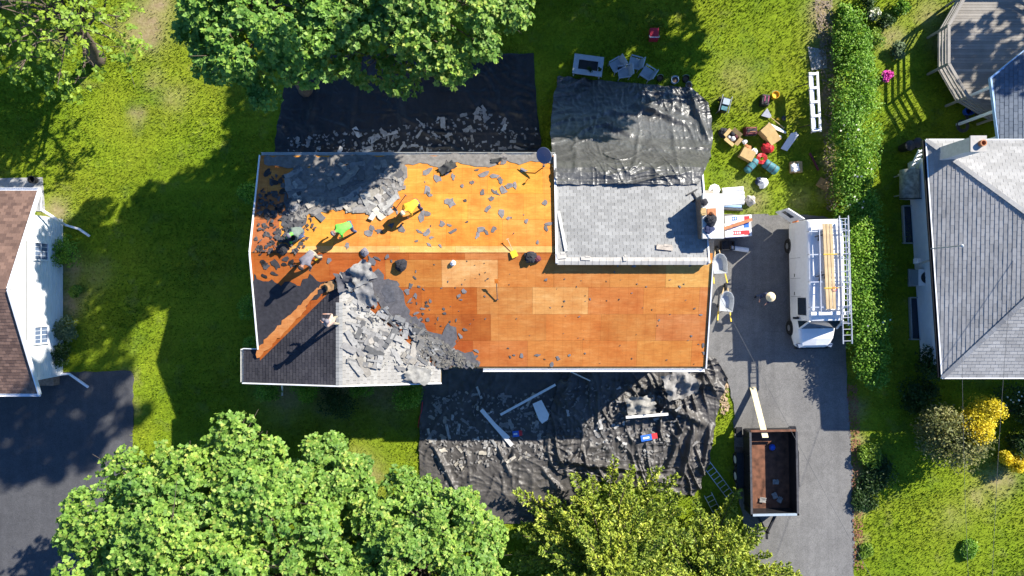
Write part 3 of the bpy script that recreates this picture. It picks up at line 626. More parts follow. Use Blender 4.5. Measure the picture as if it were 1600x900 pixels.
m.box(c + Vector((0, 0, .06)), (.9, .9, .1)); obj('pad', m, M['concrete'], ac); m = MB(); m.box(c + Vector((0, 0, .48)), (.78, .78, .74)); bd = obj('cabinet', m, M['furniture_grey'], ac)
m = MB(); m.box(c + Vector((0, 0, .87)), (.82, .82, .05)); obj('top_panel', m, M['white_paint'], ac); m = MB(); m.lathe(c + Vector((0, 0, .895)), [(0, .004), (.3, .004), (.3, 0)], 20); fan = obj('fan_opening', m, M['black_metal'], ac)
m = MB()
for k in range(6): a = k * math.pi / 3; m.bar(c + Vector((0, 0, .915)), c + Vector((.3 * math.cos(a), .3 * math.sin(a), .915)), .012, .01)
for r in (.1, .2, .3): m.tube([c + Vector((r * math.cos(t * .3927), r * math.sin(t * .3927), .92)) for t in range(17)], .008, 5, caps=False)
obj('grille', m, M['dark_grey'], ac)
lad = thing('step_ladder', 'folded white step ladder propped by the oil tank and eave', 'ladder', P(1428, 255)); a, b = P(1424, 266, .9), P(1441, 232, 1.9); s = Vector((.16, .08, 0)); m = MB()
m.bar(a - s, b - s, .05, .05); m.bar(a + s, b + s, .05, .05); m.bar(a - s + Vector((0, 0, -.9)), a - s, .05, .05); m.bar(a + s + Vector((0, 0, -.9)), a + s, .05, .05); obj('rail', m, M['white_paint'], lad)
for k in range(5): p = a.lerp(b, (k + .5) / 5); m = MB(); m.bar(p - s, p + s, .08, .04); obj('rung', m, M['white_paint'], lad)
for k, (px, py) in enumerate([(1409, 232), (1421, 228)]): tag(obj('refuse_bin', MB().lathe(P(px, py), [(.2, 0), (.26, .7), (.28, .72), (.26, .78), (0, .84)], 10), M['black_plastic']), 'black lidded bin in the shade near the oil tank', 'bin', 'bins by the oil tank')
# rear roof, skylight blue put into its colour, and octagonal deck
er = thing('porch_roof', 'low blue grey porch roof in shade beside the round deck', 'roof', P(1640, 150)); q = pxpoly([(1548, 122), (1600, 79), (1660, 55), (1760, 55), (1760, 221), (1561, 221)], 3)
zp = lambda x, y: 3.0 + (x - 22.5) * .1; m = MB(); m.slab(lift(q, zp, -.03), .12); e = obj('deck', m, M['cardboard_dark'], er)
m = shingle_field(MB(), clip(q, -1, 0, 28), zp, (-1, 0), .3, .2); stuff(obj('shingle_courses', m, M['sh_blue'], er))
m = MB(); m.bar((q[0][0], q[0][1], 2.95), (q[1][0], q[1][1], 3.05), .08, .16); m.bar((q[0][0], q[0][1], 2.95), (q[5][0], q[5][1], 2.95), .08, .16); obj('fascia', m, M['pale_blue'], er)
for (x, y) in ((q[0][0] + .3, q[0][1] - .3), (q[5][0] + .3, q[5][1] + .3), (q[0][0] + .35, (q[0][1] + q[5][1]) / 2)): m = MB(); m.bar((x, y, 0), (x, y, 2.95), .12, .12, (1, 0, 0)); obj('post', m, M['trim_white'], er)
dc = P(1572, 80, .75); deck = thing('garden_deck', 'round grey timber deck with slatted railing', 'deck', (dc.x, dc.y, 0)); RD = 3.55
oc = [(dc.x + RD * math.cos(math.pi / 12 + k * math.pi / 6), dc.y + RD * math.sin(math.pi / 12 + k * math.pi / 6)) for k in range(12)]
y = dc.y - RD
while y < dc.y + RD:
    qq = oc
    qq = clip(clip(qq, 0, 1, -(y + .006)), 0, -1, y + .134)
    if len(qq) > 2: m = MB(); m.slab([(a, b, .75 + U(-.004, .004)) for a, b in qq], .03); obj('board', m, M['deck_board'], deck)
    y += .14
m = MB(); m.slab([(dc.x + (a - dc.x) * .97, dc.y + (b - dc.y) * .97, .71) for a, b in oc], .12); obj('frame', m, M['stem'], deck)
ro = [(dc.x + (a - dc.x) * 1.02, dc.y + (b - dc.y) * 1.02) for a, b in oc]
for k in range(12):
    a, b = Vector(ro[k] + (0,)), Vector(ro[(k + 1) % 12] + (0,)); mid = (a + b) / 2
    m = MB(); m.bar(a + Vector((0, 0, 0)), a + Vector((0, 0, 1.75)), .1, .1, (1, 0, 0)); obj('post', m, M['deck_board'], deck)
    if k in (9, 10): continue
    for z, w in ((1.74, .14), (1.45, .05), (1.2, .05), (.95, .05)): m = MB(); m.bar(a + Vector((0, 0, z)), b + Vector((0, 0, z)), w, .04 if w > .1 else .09); obj('rail', m, M['deck_board'], deck)
# ------------------------------------------------------------------ trees, hedge, shrubs
def norm(a): return a / np.maximum(np.linalg.norm(a, axis=1, keepdims=True), 1e-6)
def leaves_obj(name, C, T, Nn, size, mat, parent, width=.42, fold=.18):
    o0 = np.array(worldloc(parent)); T = norm(T); B = norm(np.cross(Nn, T)); Nn = np.cross(T, B); s = size[:, None]
    V = np.empty((len(C), 4, 3)); V[:, 0] = C - T * s * .5; V[:, 1] = C + B * s * width + Nn * s * fold; V[:, 2] = C + T * s * .5 - Nn * s * .05; V[:, 3] = C - B * s * width + Nn * s * fold
    V = (V - o0).reshape(-1, 3); Q = np.arange(len(V)).reshape(-1, 4)
    me = mesh_np(name, V, Q); me.materials.append(M[mat]); o = bpy.data.objects.new(name, me); link(o, parent); ROOT[o.name] = Vector(o0)
    return o
def sphere_dirs(n, zmin, rng):
    k = np.arange(n) + .5; z = 1 - (1 - zmin) * k / n; a = k * 2.39996 + rng.uniform(0, 6); r = np.sqrt(np.maximum(0, 1 - z * z))
    d = np.stack([r * np.cos(a), r * np.sin(a), z], 1) + rng.normal(0, .12, (n, 3)); return norm(d)
def rosettes(cc, axis, rng, nl, size):
    n = len(cc); a = rng.uniform(0, 2 * np.pi, (n, 1)) + np.arange(nl)[None] * (2 * np.pi / nl) + rng.normal(0, .25, (n, nl))
    ref = np.where(np.abs(axis[:, 2:3]) < .9, np.array([[0, 0, 1.]]), np.array([[1., 0, 0]])); u = norm(np.cross(axis, ref)); v = np.cross(axis, u)
    rad = u[:, None] * np.cos(a)[..., None] + v[:, None] * np.sin(a)[..., None]; tilt = rng.uniform(-.25, .7, (n, nl, 1))
    d = rad + axis[:, None] * tilt; s = size * rng.uniform(.7, 1.25, (n, nl))
    C = cc[:, None] + d * s[..., None] * .55; Nn = axis[:, None] + rad * rng.uniform(-.6, .9, (n, nl, 1)) + rng.normal(0, .2, (n, nl, 3))
    return C.reshape(-1, 3), d.reshape(-1, 3), norm(Nn.reshape(-1, 3)), s.ravel()
def maple(label, base, top, cc, R, nclump, seed, mat='maple_leaf', nros=46, nl=7, lsize=.2, group=None, zmin=-.45, cr=.27, name='maple_tree', trunk_r=.28, cat='tree', extra=()):
    rng = np.random.default_rng(seed); base = Vector(base); tr = thing(name, label, cat, base, group); cc = np.array(cc, float); R = np.array(R, float)
    D = sphere_dirs(nclump, zmin, rng); f = rng.uniform(.68, 1.0, (nclump, 1)); CL = cc + D * R * f
    inner = rng.integers(0, nclump, nclump // 4); CL = np.vstack([CL, cc + D[inner] * R * rng.uniform(.35, .6, (len(inner), 1))]); D = np.vstack([D, D[inner]])
    for ec, er_, en in extra:
        D2 = sphere_dirs(en, -.6, rng); CL = np.vstack([CL, np.array(ec) + D2 * np.array(er_) * rng.uniform(.55, 1, (en, 1))]); D = np.vstack([D, D2])
    rr = cr * R.mean() * rng.uniform(.6, 1.35, len(CL)); out = [[], [], [], []]
    for c, d, r in zip(CL, D, rr):
        n = max(8, int(nros * (r / (cr * R.mean())) ** 2)); q = norm(rng.normal(0, 1, (n, 3)) + d * .7 + np.array([0, 0, .5])); pos = c + q * np.array([r, r, r * .75]) * rng.uniform(.55, 1.05, (n, 1))
        ax = norm(q * .7 + np.array([0, 0, .7]) + np.array(SUN) * .5 + rng.normal(0, .3, (n, 3))); o = rosettes(pos, ax, rng, nl, lsize)
        for a, b in zip(out, o): a.append(b)
    leaves_obj('crown', np.vstack(out[0]), np.vstack(out[1]), np.vstack(out[2]), np.concatenate(out[3]), mat, tr)
    m = MB(); fork = base.lerp(Vector(cc), .55); fork.z = max(1.6, float(cc[2] - R[2] * .9)); m.tube([base + Vector((0, 0, -.1)), base + Vector((0, 0, .3)), base.lerp(fork, .5), fork, Vector(cc)], [trunk_r * 1.5, trunk_r * 1.1, trunk_r * .9, trunk_r * .75, trunk_r * .35], 9); t = obj('trunk', m, M['bark'], tr, True)
    m = MB()
    for i, (c, r) in enumerate(zip(CL, rr)):
        c = Vector(c); st = fork.lerp(Vector(cc), rng.uniform(0, .9)); mid = st.lerp(c, .5) + Vector((0, 0, .25)) + Vector(rng.normal(0, .25, 3)); w = trunk_r * .22
        m.tube([st, mid, c], [w, w * .6, w * .2], 5)
        for _ in range(3): e = c + Vector(rng.normal(0, .6, 3)) * float(r); m.tube([mid.lerp(c, .7), e], [w * .3, .008], 4)
    obj('limb', m, M['bark'], tr); tr.children[-1]['kind'] = 'stuff'
    return tr
def lit(px, py, z): return P(px, py, z)
# two maples north of the house
A = P(478, 140); B = P(675, 108)
maple('large maple overhanging the black tarp behind the green shirted roofer', A, 0, (-9.0, 10.2, 10.2), (3.1, 3.0, 1.9), 34, 11, 'maple_leaf_deep', nros=90, lsize=.15, cr=.3, trunk_r=.3)
maple('broad bright maple overhanging the black tarp towards the satellite dish', B, 0, (-4.1, 11.4, 9.0), (4.2, 3.5, 2.2), 60, 12, 'maple_leaf', nros=85, lsize=.15, cr=.27, trunk_r=.32)
maple('tallest tree far behind the overhanging maples', (2.2, 18.2, 0), 0, (.6, 11.7, 19.2), (2.9, 2.6, 2.6), 30, 19, 'maple_leaf', nros=20, nl=6, lsize=.3, group='garden trees beyond the lawn')
# maples south
maple('very large spreading maple beside the dark asphalt driveway', (-12.6, -12.2, 0), 0, (-12.3, -12.0, 6.6), (5.7, 6.0, 4.4), 165, 13, 'maple_leaf', nros=80, lsize=.15, cr=.19, trunk_r=.36)
maple('smaller bright maple between the driveway maple and the conifer', (-4.6, -12.2, 0), 0, (-4.0, -12.5, 5.2), (3.7, 4.0, 3.2), 95, 14, 'maple_leaf', nros=75, lsize=.145, cr=.22, trunk_r=.26)
maple('young side crown of maple leaning over the shaded front lawn', P(470, 760), 0, (-8.0, -8.6, 5.3), (1.7, 1.9, 1.6), 24, 15, 'maple_leaf', nros=60, lsize=.145, cr=.3, trunk_r=.12)
# loose-leaved tree in the top left corner
maple('loose leaved tree with thin branches over the sunny lawn corner', P(152, 92), 0, (-19.6, 12.2, 5.2), (3.2, 3.4, 2.9), 44, 16, 'loose_leaf', nros=17, nl=5, lsize=.17, cr=.3, name='loose_tree', trunk_r=.34)
maple('tree with light foliage at the far lawn corner above the brown roof', (-26.5, 14.5, 0), 0, (-25.6, 14.2, 6), (3.2, 3.2, 3), 36, 17, 'loose_leaf', nros=14, nl=5, lsize=.18, name='loose_tree', trunk_r=.25)
# trees standing outside the picture whose shade falls into it
for k, (x, y, r, h, mt, n) in enumerate([(6.6, 19.3, 4.6, 8.0, 'maple_leaf_deep', 84), (13.2, 20.4, 4.8, 8.4, 'maple_leaf', 90), (0.5, 18.2, 3.6, 7.6, 'maple_leaf', 46), (34.6, 18.2, 3.8, 7.5, 'maple_leaf_deep', 13), (-18.5, 18.5, 3.8, 7.5, 'maple_leaf', 40)]):
    maple(['tall tree behind the shaded back lawn', 'tall tree beyond the garden furniture', 'tree behind the overhanging maples', 'tree shading the round deck', 'tree beyond the loose leaved tree'][k], (x, y, 0), 0, (x, y, h), (r, r, r * .95), n, 40 + k, mt, nros=20, nl=6, lsize=.34, group='garden trees beyond the lawn')
def conifer(label, base, height, rad, seed, mat='conifer_leaf', nb=120, lsz=.16):
    rng = np.random.default_rng(seed); base = Vector(base); tr = thing('conifer', label, 'tree', base); m = MB(); m.tube([base + Vector((0, 0, -.1)), base + Vector((0, 0, height))], [.25, .02], 8); obj('trunk', m, M['bark'], tr)
    m = MB(); C, T, Nn, Sz = [], [], [], []
    for i in range(nb):
        f = (i + .5) / nb; z = height * (.06 + .92 * f); L = rad * (1 - f) ** .75 * rng.uniform(.72, 1.12) + .25; a = i * 2.39996 + rng.normal(0, .15); d = np.array([math.cos(a), math.sin(a), 0]); b = np.array(base) + [0, 0, z]
        pts = [b + d * L * t + np.array([0, 0, -.25 * L * t + .34 * L * t * t]) for t in (0, .35, .7, 1)]; m.tube(pts, [.045, .03, .02, .008], 4)
        nt = int(9 + L * 7)
        for j in range(nt):
            t = .22 + .78 * (j + rng.uniform(0, 1)) / nt; p = b + d * L * t + np.array([0, 0, -.25 * L * t + .34 * L * t * t]); sd = 1 if j % 2 else -1; s = np.cross(d, [0, 0, 1.]) * sd
            tl = (.18 + .3 * L * (1 - t) * .8) * rng.uniform(.6, 1.2); td = d * .75 + s * rng.uniform(.4, 1) + np.array([0, 0, rng.uniform(.05, .55)]); td /= np.linalg.norm(td); nn = int(5 + tl * 26)
            u = rng.uniform(.05, 1.1, nn)[:, None]; c = p + td * tl * u; ld = td * .8 + rng.normal(0, .55, (nn, 3)) + [0, 0, .2]
            C.append(c + ld * .04); T.append(ld); Nn.append(rng.normal(0, .5, (nn, 3)) + np.array(SUN) * .7 + [0, 0, .8]); Sz.append(rng.uniform(.7, 1.3, nn) * lsz)
    leaves_obj('crown', np.vstack(C), np.vstack(T), norm(np.vstack(Nn)), np.concatenate(Sz), mat, tr, .24, .1); stuff(obj('limb', m, M['bark'], tr))
conifer('wide yellow green conifer between the south tarp and the trailer', (4.6, -13.4, 0), 7.2, 5.0, 21, nb=210, lsz=.19)
conifer('lower yellow green conifer beside the driveway near the trailer hitch', (9.6, -14.8, 0), 5.6, 4.6, 22, nb=170, lsz=.19)
def shrub(name, label, c, r, h, n, mat, lsz=.1, seed=0, group=None, lumps=9, box=False, cat='shrub', fl=None, stem=True, up=.35):
    rng = np.random.default_rng(seed); c = Vector(c); s = thing(name, label, cat, c, group); rx, ry = r if isinstance(r, tuple) else (r, r)
    lc = rng.uniform(-1, 1, (lumps, 3)) * [rx * .55, ry * .6, h * .22] + [0, 0, h * .55]; lr = np.minimum(rx, ry) * rng.uniform(.45, .75, lumps)
    k = rng.integers(0, lumps, n); d = norm(rng.normal(0, 1, (n, 3)) + [0, 0, up]); 
    if box: lc = np.stack([rng.uniform(-.55, .55, lumps) * rx, np.linspace(-.8, .8, lumps) * ry, np.full(lumps, h * .6) + rng.normal(0, .1, lumps)], 1); lr = rx * rng.uniform(.5, .8, lumps)
    pos = lc[k] + d * lr[k][:, None] * [1, 1, h / (2 * max(.2, np.mean(lr))) * .8 if not box else .75] * rng.uniform(.6, 1.08, (n, 1)) ; pos[:, 2] = np.clip(pos[:, 2], .03, h * 1.25)
    leaves_obj('foliage', pos + np.array(c), norm(rng.normal(0, 1, (n, 3)) + d), norm(d * .7 + rng.normal(0, .5, (n, 3)) + [0, 0, .7] + np.array(SUN) * .5), rng.uniform(.6, 1.3, n) * lsz, mat, s, .34)
    if stem:
        m = MB()
        for _ in range(6): e = Vector(lc[rng.integers(0, lumps)]); m.tube([c + Vector((U(-.08, .08), U(-.08, .08), -.02)), c + e], [.025, .01], 4)
        stuff(obj('stem', m, M['stem'], s))
    if fl:
        mf, nf = fl; k = rng.integers(0, max(2, lumps // 2), nf); d = norm(rng.normal(0, .7, (nf, 3)) + [0, 0, 1.2]); pos = lc[k] + d * lr[k][:, None] * [1, 1, .85] * 1.05
        leaves_obj('blossom', pos + np.array(c), rng.normal(0, 1, (nf, 3)), norm(d + rng.normal(0, .3, (nf, 3))), rng.uniform(.7, 1.3, nf) * .11, mf, s)
    return s
# hedge between the drives: a row of shrubs
HG = 'row of hedge shrubs between the driveway and the hip roof house'
HL = ['low hedge shrub beside the mulch path and garden bed', 'green hedge shrub facing the pink flowering shrub', 'hedge shrub with few white blossoms beside the bending brake', 'hedge shrub with few white blossoms beside the pinkish pipe', 'hedge shrub with few white blossoms beside the flat cardboard', 'green hedge shrub beside the van rear doors', 'green hedge shrub beside the planks on the van', 'green hedge shrub beside the cab of the van', 'hedge shrub with white blossoms beside the van bonnet', 'last green hedge shrub past the van on the driveway']
hed = [(1330, 60, .9, 1.1, 1.1), (1338, 130, 1.1, 1.3, 1.9), (1338, 185, 1.1, 1.3, 2.1), (1338, 245, 1.1, 1.3, 2.1), (1336, 300, 1.05, 1.2, 2.1), (1343, 350, 1.15, 1.3, 2.3), (1347, 400, 1.2, 1.3, 2.3), (1349, 450, 1.2, 1.2, 2.3), (1352, 498, 1.15, 1.1, 2.2), (1357, 560, 1.0, 1.25, 2.1)]
for k, (px, py, rx, ry, h) in enumerate(hed):
    fl = ('white_flower', 9) if k in (2, 3, 4, 8) else None
    shrub('hedge_shrub', HL[k], P(px, py, 0) - Vector(((px - 800) * h * .6 / F, (450 - py) * h * .6 / F, 0)), (rx, ry), h, 4200, 'hedge_leaf', .115, 60 + k, HG, 12, True, 'hedge', fl)
gar = [(1316, 22, .45, .6, 'hedge_leaf', None), (1350, 8, .5, .7, 'dark_leaf', None), (1358, 25, .35, .5, 'grey_leaf', ('white_flower', 40)), (1378, 35, .45, .6, 'dark_leaf', None), (1400, 12, .5, .6, 'hedge_leaf', None), (1402, 82, .42, .45, 'grey_leaf', None), (1362, 60, .5, .5, 'loose_leaf', None), (1318, 95, .5, .6, 'hedge_leaf', None)]
gl = ['low leafy green plant in the mulch bed edge', 'dark leaved plant at the head of the garden bed', 'grey green plant with white blossom in the garden bed', 'dark low plant beside the garden lawn', 'fresh green plant on the lawn beyond the bed', 'silvery tuft of long leaves near the pink flowers', 'loose light green plant behind the hedge end', 'spreading green plant at the hedge end']
for k, (px, py, r, h, mt, fl) in enumerate(gar): shrub('garden_plant', gl[k], P(px, py), r, h, 700, mt, .12, 80 + k, None, 6, False, 'plant', fl, False)
shrub('flowering_shrub', 'small bright pink flowering shrub on the lawn', P(1384, 122), .3, .5, 420, 'pink_flower', .1, 90, None, 6, False, 'flowers', None)
shrub('olive_shrub', 'large round olive brown shrub south of the grey hip roof', P(1455, 678), (1.75, 1.6), 2.3, 7600, 'olive_leaf', .13, 91, None, 16, up=.6)
shrub('yellow_shrub', 'bright yellow shrub touching the olive brown shrub', P(1514, 650, 1.2) - Vector((0, 0, 1.2)), (1.05, 1.15), 2.5, 6400, 'yellow_leaf', .1, 92, None, 10, up=.6)
shrub('yellow_shrub', 'small low bright yellow shrub beside bare soil', P(1567, 716), (.75, .55), .9, 2600, 'yellow_leaf', .1, 93, None, 8, up=.6)
dk = [(1575, 640, 1.3, 1.6, 'dark_leaf', 'dark glossy shrub beside the yellow shrub', ('white_flower', 30)), (1440, 560, .9, 1.4, 'dark_leaf', 'dark evergreen shrub at the corner of the white siding', None), (1590, 690, 1.0, 1.1, 'dark_leaf', 'low dark shrub behind the small yellow shrub', None), (1430, 620, 1.0, 1.0, 'dark_leaf', 'dark shrub in the shade behind the olive shrub', None), (1354, 708, .6, .5, 'loose_leaf', 'light green low bush at the driveway edge', None), (1368, 742, 1.0, .4, 'dark_leaf', 'dark low bush along the gravel edge', None), (1348, 775, .6, .3, 'dark_leaf', 'small dark bush near the driveway cable', None), (1352, 860, .35, .2, 'loose_leaf', 'small weedy bush at the driveway edge', None),
      (1510, 856, .5, .25, 'hedge_leaf', 'low weedy plants on the sunny lawn', None), (1590, 640, .9, 1.9, 'dark_leaf', 'tall dark bush under the hip roof corner', None)]
for k, (px, py, r, h, mt, lb, fl) in enumerate(dk): shrub('garden_shrub', lb, P(px, py), r, h, 2200, mt, .12, 100 + k, None, 9, fl=fl, up=.5)
fs = [(425, 600, .7), (485, 606, .7), (530, 616, .95), (640, 612, .7), (570, 600, .5)]
for k, (px, py, r) in enumerate(fs): shrub('foundation_shrub', ['green shrub beside the downspout under the gable front', 'green shrub between the downspout and the wide dark shrub', 'wide dark shrub under the gable front', 'green shrub beside the dusty tarp under the gable', 'small green shrub between the dark shrub and the tarp'][k], P(px, py), r, 1.3, 2000, 'hedge_leaf' if k != 2 else 'dark_leaf', .1, 120 + k, 'shrubs along the front of the gable', 9)
for k, (px, py, r) in enumerate([(398, 305, .6), (400, 480, .6), (404, 540, .5)]): shrub('foundation_shrub', ['green shrub below the stripped north end of the end wall', 'green shrub below the felt covered end of the roof', 'small green shrub beside the stepped gable corner'][k], P(px + 5, py), r, 1.5, 1600, 'hedge_leaf', .1, 130 + k, 'shrubs along the end wall', 8)
lsb = ['thin leafed shrub below the upper small window', 'round grey green shrub below the lower small window', 'round green shrub beside the dark driveway corner', 'small weedy plant in the shaded bed']
for k, (px, py, r, h, mt) in enumerate([(112, 392, .75, 1.0, 'hedge_leaf'), (106, 515, .6, .9, 'grey_leaf'), (102, 552, .62, .9, 'dark_leaf'), (122, 455, .3, .4, 'loose_leaf')]): shrub('foundation_shrub', lsb[k], P(px, py), r, h, 1500, mt, .1, 140 + k, None, 8)
# ------------------------------------------------------------------ tarps
def ridged(x, y, s, seed): return 1 - abs(noise.noise((x * s + seed, y * s, seed * 3.1))) * 2
def tarp(name, label, rows, mat, nu=110, nv=80, amp=.03, lump=0.0, folds=(), seam=1.0, seed=1, edge=1.2, group=None, lumpscale=.9, sh=.035):
    # rows: (xL, yL, xR, yR, z) in photo pixels with the real height of each row
    V = []; Q = []; n = len(rows) - 1
    for j in range(nv + 1):
        t = j / nv * n; i = min(int(t), n - 1); f = t - i; a = [rows[i][k] * (1 - f) + rows[i + 1][k] * f for k in range(5)]
        wob = edge * 3 * noise.noise((j * .11, seed, 1)), edge * 3 * noise.noise((j * .11, seed, 9))
        for i2 in range(nu + 1):
            u = i2 / nu; xl, xr = a[0] + wob[0], a[2] + wob[1]; px = xl + (xr - xl) * u; py = a[1] + (a[3] - a[1]) * u + (edge * 3 * noise.noise((i2 * .09, seed, 5)) if j in (0, nv) else 0)
            p = P(px, py, a[4]); x, y = p.x, p.y
            mk = max(0, min(1, noise.noise((x * .45, y * .45, seed + 7)) * 1.6 + .55)); wx, wy = x + .5 * noise.noise((x * .5, y * .5, seed)), y + .5 * noise.noise((x * .5, y * .5, seed + 5)); ca, sa = math.cos(seed * 1.3), math.sin(seed * 1.3); r1, r2 = wx * ca + wy * sa, wy * ca - wx * sa
            h = amp * mk * (1.5 * max(0, ridged(r1 * .45, r2 * 1.7, 1.0, seed)) ** 6 + .7 * max(0, ridged(r2 * .7, r1 * 2.4, 1.0, seed + 4)) ** 6 + .5 * max(0, ridged(wx * 1.1, wy * 3.2, 1.0, seed + 6)) ** 5)
            if lump: h += lump * max(0, noise.noise((x * lumpscale, y * lumpscale, seed)) + .2 + .5 * max(0, ridged(r1 * .7, r2 * 1.9, 1.0, seed + 8)) ** 3)
            if seam: 
                sx = (x / seam) % 1.0; h += sh * math.exp(-((sx - .5) / .06) ** 2) * (.6 + .8 * noise.noise((x * .6, y * .5, seed)))
            if seam: sy = (y / (seam * 1.9) + .3 * noise.noise((x * .2, y * .2, seed))) % 1.0; h += sh * .6 * math.exp(-((sy - .5) / .035) ** 2)
            for (fx0, fy0, fx1, fy1, fh, fw) in folds:
                A0, B0 = P(fx0, fy0, a[4]), P(fx1, fy1, a[4]); ab = (B0 - A0).xy; tt = max(0, min(1, (p - A0).xy.dot(ab) / ab.dot(ab))); d = (p.xy - (A0.xy + ab * tt)).length + .12 * noise.noise((x * 1.5, y * 1.5, 3))
                h += fh * math.exp(-(d / fw) ** 2) * (1 - abs(2 * tt - 1) ** 4)
            p.z += max(.004, h); V.append(p[:])
    for j in range(nv):
        for i2 in range(nu): k = j * (nu + 1) + i2; Q.append((k, k + 1, k + nu + 2, k + nu + 1) if rows[0][1] > rows[-1][1] else (k, k + nu + 1, k + nu + 2, k + 1))
    V = np.array(V); o0 = V.mean(0); o0[2] = V[:, 2].min(); me = mesh_np(name, V - o0, Q); me.materials.append(M[mat]); me.polygons.foreach_set('use_smooth', [True] * len(me.polygons))
    o = bpy.data.objects.new(name, me); o.location = o0; link(o); tag(o, label, 'tarp', group); return o
def H_of(o, px, py):                    # height of a draped sheet under a pixel (nearest vertex in the picture)
    me = o.data
    if o.name not in TV:
        a = np.empty(len(me.vertices) * 3); me.vertices.foreach_get('co', a); a = a.reshape(-1, 3) + np.array(o.location); TV[o.name] = (800 + a[:, 0] * F / (H - a[:, 2]), 450 - a[:, 1] * F / (H - a[:, 2]), a)
    X, Y, a = TV[o.name]; return Vector(a[np.argmin((X - px) ** 2 + (Y - py) ** 2)])
TV = {}
t_n = tarp('tarp', 'black tarp spread in tree shade along the north eave', [(452, 84, 834, 84, .02), (440, 160, 838, 160, .02), (430, 225, 845, 225, .02), (428, 262, 848, 262, .03)], 'tarp_black', 150, 80, .1, .0, [(620, 140, 640, 240, .12, .12), (720, 130, 770, 210, .1, .12), (560, 120, 540, 240, .08, .1), (500, 130, 470, 235, .1, .12)], .5, 2, sh=.09)
t_ne = tarp('tarp', 'shiny grey tarp draped from the white shingled roof down to the lawn', [(870, 288, 1092, 288, 4.95), (868, 280, 1096, 279, 4.88), (866, 270, 1100, 269, 4.86), (865, 262, 1103, 261, 4.72), (864, 254, 1105, 256, 4.45), (863, 244, 1108, 250, 3.7), (862, 230, 1110, 243, 2.6), (860, 210, 1113, 220, 1.5), (862, 175, 1112, 185, .7), (866, 145, 1104, 160, .3), (872, 120, 1082, 138, .05)], 'tarp_silver', 190, 150, .13, .03,
             [(985, 160, 1080, 195, .22, .16), (930, 185, 1000, 215, .16, .13), (1075, 140, 1108, 225, .3, .14), (940, 215, 1040, 235, .12, .12), (900, 190, 900, 270, .1, .12), (1000, 200, 990, 265, .1, .1), (1050, 200, 1060, 270, .1, .1)], .55, 5, 1.0)
t_s = tarp('tarp', 'dusty black tarp covered in shingle scraps along the south wall', [(662, 560, 900, 560, .02), (657, 640, 900, 640, .02), (655, 700, 902, 700, .02), (656, 745, 935, 745, .02), (657, 790, 935, 785, .02), (658, 818, 930, 818, .02)], 'tarp_south', 150, 150, .07, .0,
            [(680, 700, 725, 790, .2, .1), (672, 690, 700, 730, .14, .1), (775, 690, 800, 745, .2, .12), (815, 690, 790, 730, .2, .1), (845, 730, 880, 770, .16, .1), (700, 640, 640, 700, .08, .1), (855, 770, 860, 810, .14, .1), (730, 700, 735, 760, .1, .08), (880, 700, 905, 780, .12, .1)], .72, 8, .3)
t_se = tarp('tarp', 'crumpled black tarp heaped beside the driveway edge', [(880, 560, 1118, 560, .04), (872, 600, 1135, 590, .06), (858, 650, 1122, 640, .06), (850, 700, 1112, 690, .05), (858, 725, 1106, 725, .04), (880, 742, 1085, 775, .03)], 'tarp_south', 190, 150, .2, .22,
             [(1000, 610, 1105, 665, .45, .2), (1085, 660, 1060, 760, .4, .14), (1070, 650, 1040, 740, .3, .12), (870, 715, 1010, 735, .3, .12), (1110, 660, 1095, 740, .3, .1), (1040, 590, 1120, 600, .4, .2), (960, 640, 1040, 650, .3, .15)], .72, 11, 1.4, None, .55)

# ------------------------------------------------------------------ loose shingles
def shingle_mesh(w, d, bend, notch, seed):
    rr = random.Random(seed); m = MB(); n = 6; top = []
    xs = [-w / 2 + w * i / n for i in range(n + 1)]
    z = lambda x, y: bend * ((x / w * 2) ** 2) + rr.uniform(0, .006) + bend * .6 * (y / d)
    A = [(x, -d / 2 + rr.uniform(0, notch), 0) for x in xs]; B2 = [(x, d / 2 - rr.uniform(0, notch), 0) for x in xs]
    vs = []
    for row in (A, B2): vs += [(x, y, z(x, y)) for x, y, _ in row]
    k = n + 1; lo = [(x, y, zz - .008) for x, y, zz in vs]; fs = []
    for i in range(n): fs += [(i, i + 1, k + i + 1, k + i), (2 * k + i, 3 * k + i, 3 * k + i + 1, 2 * k + i + 1), (i, 2 * k + i, 2 * k + i + 1, i + 1), (k + i, k + i + 1, 3 * k + i + 1, 3 * k + i)]
    fs += [(0, k, 3 * k, 2 * k), (n, 2 * k + n, 3 * k + n, k + n)]
    m.add(vs + lo, fs); me = bpy.data.meshes.new('loose_shingle'); me.from_pydata([p[:] for p in m.v], [], m.f); me.materials.append(M['shingle_scrap']); return me
SHM = [shingle_mesh(w, d, b, n, i) for i, (w, d, b, n) in enumerate([(.9, .3, .015, .05), (.6, .3, .01, .04), (.45, .28, .02, .09), (.3, .15, .006, .04), (.35, .2, .01, .06), (.7, .16, .01, .03), (.3, .3, .025, .14), (.5, .14, .0, .02), (.22, .16, .01, .06), (1.0, .3, .03, .07)])]
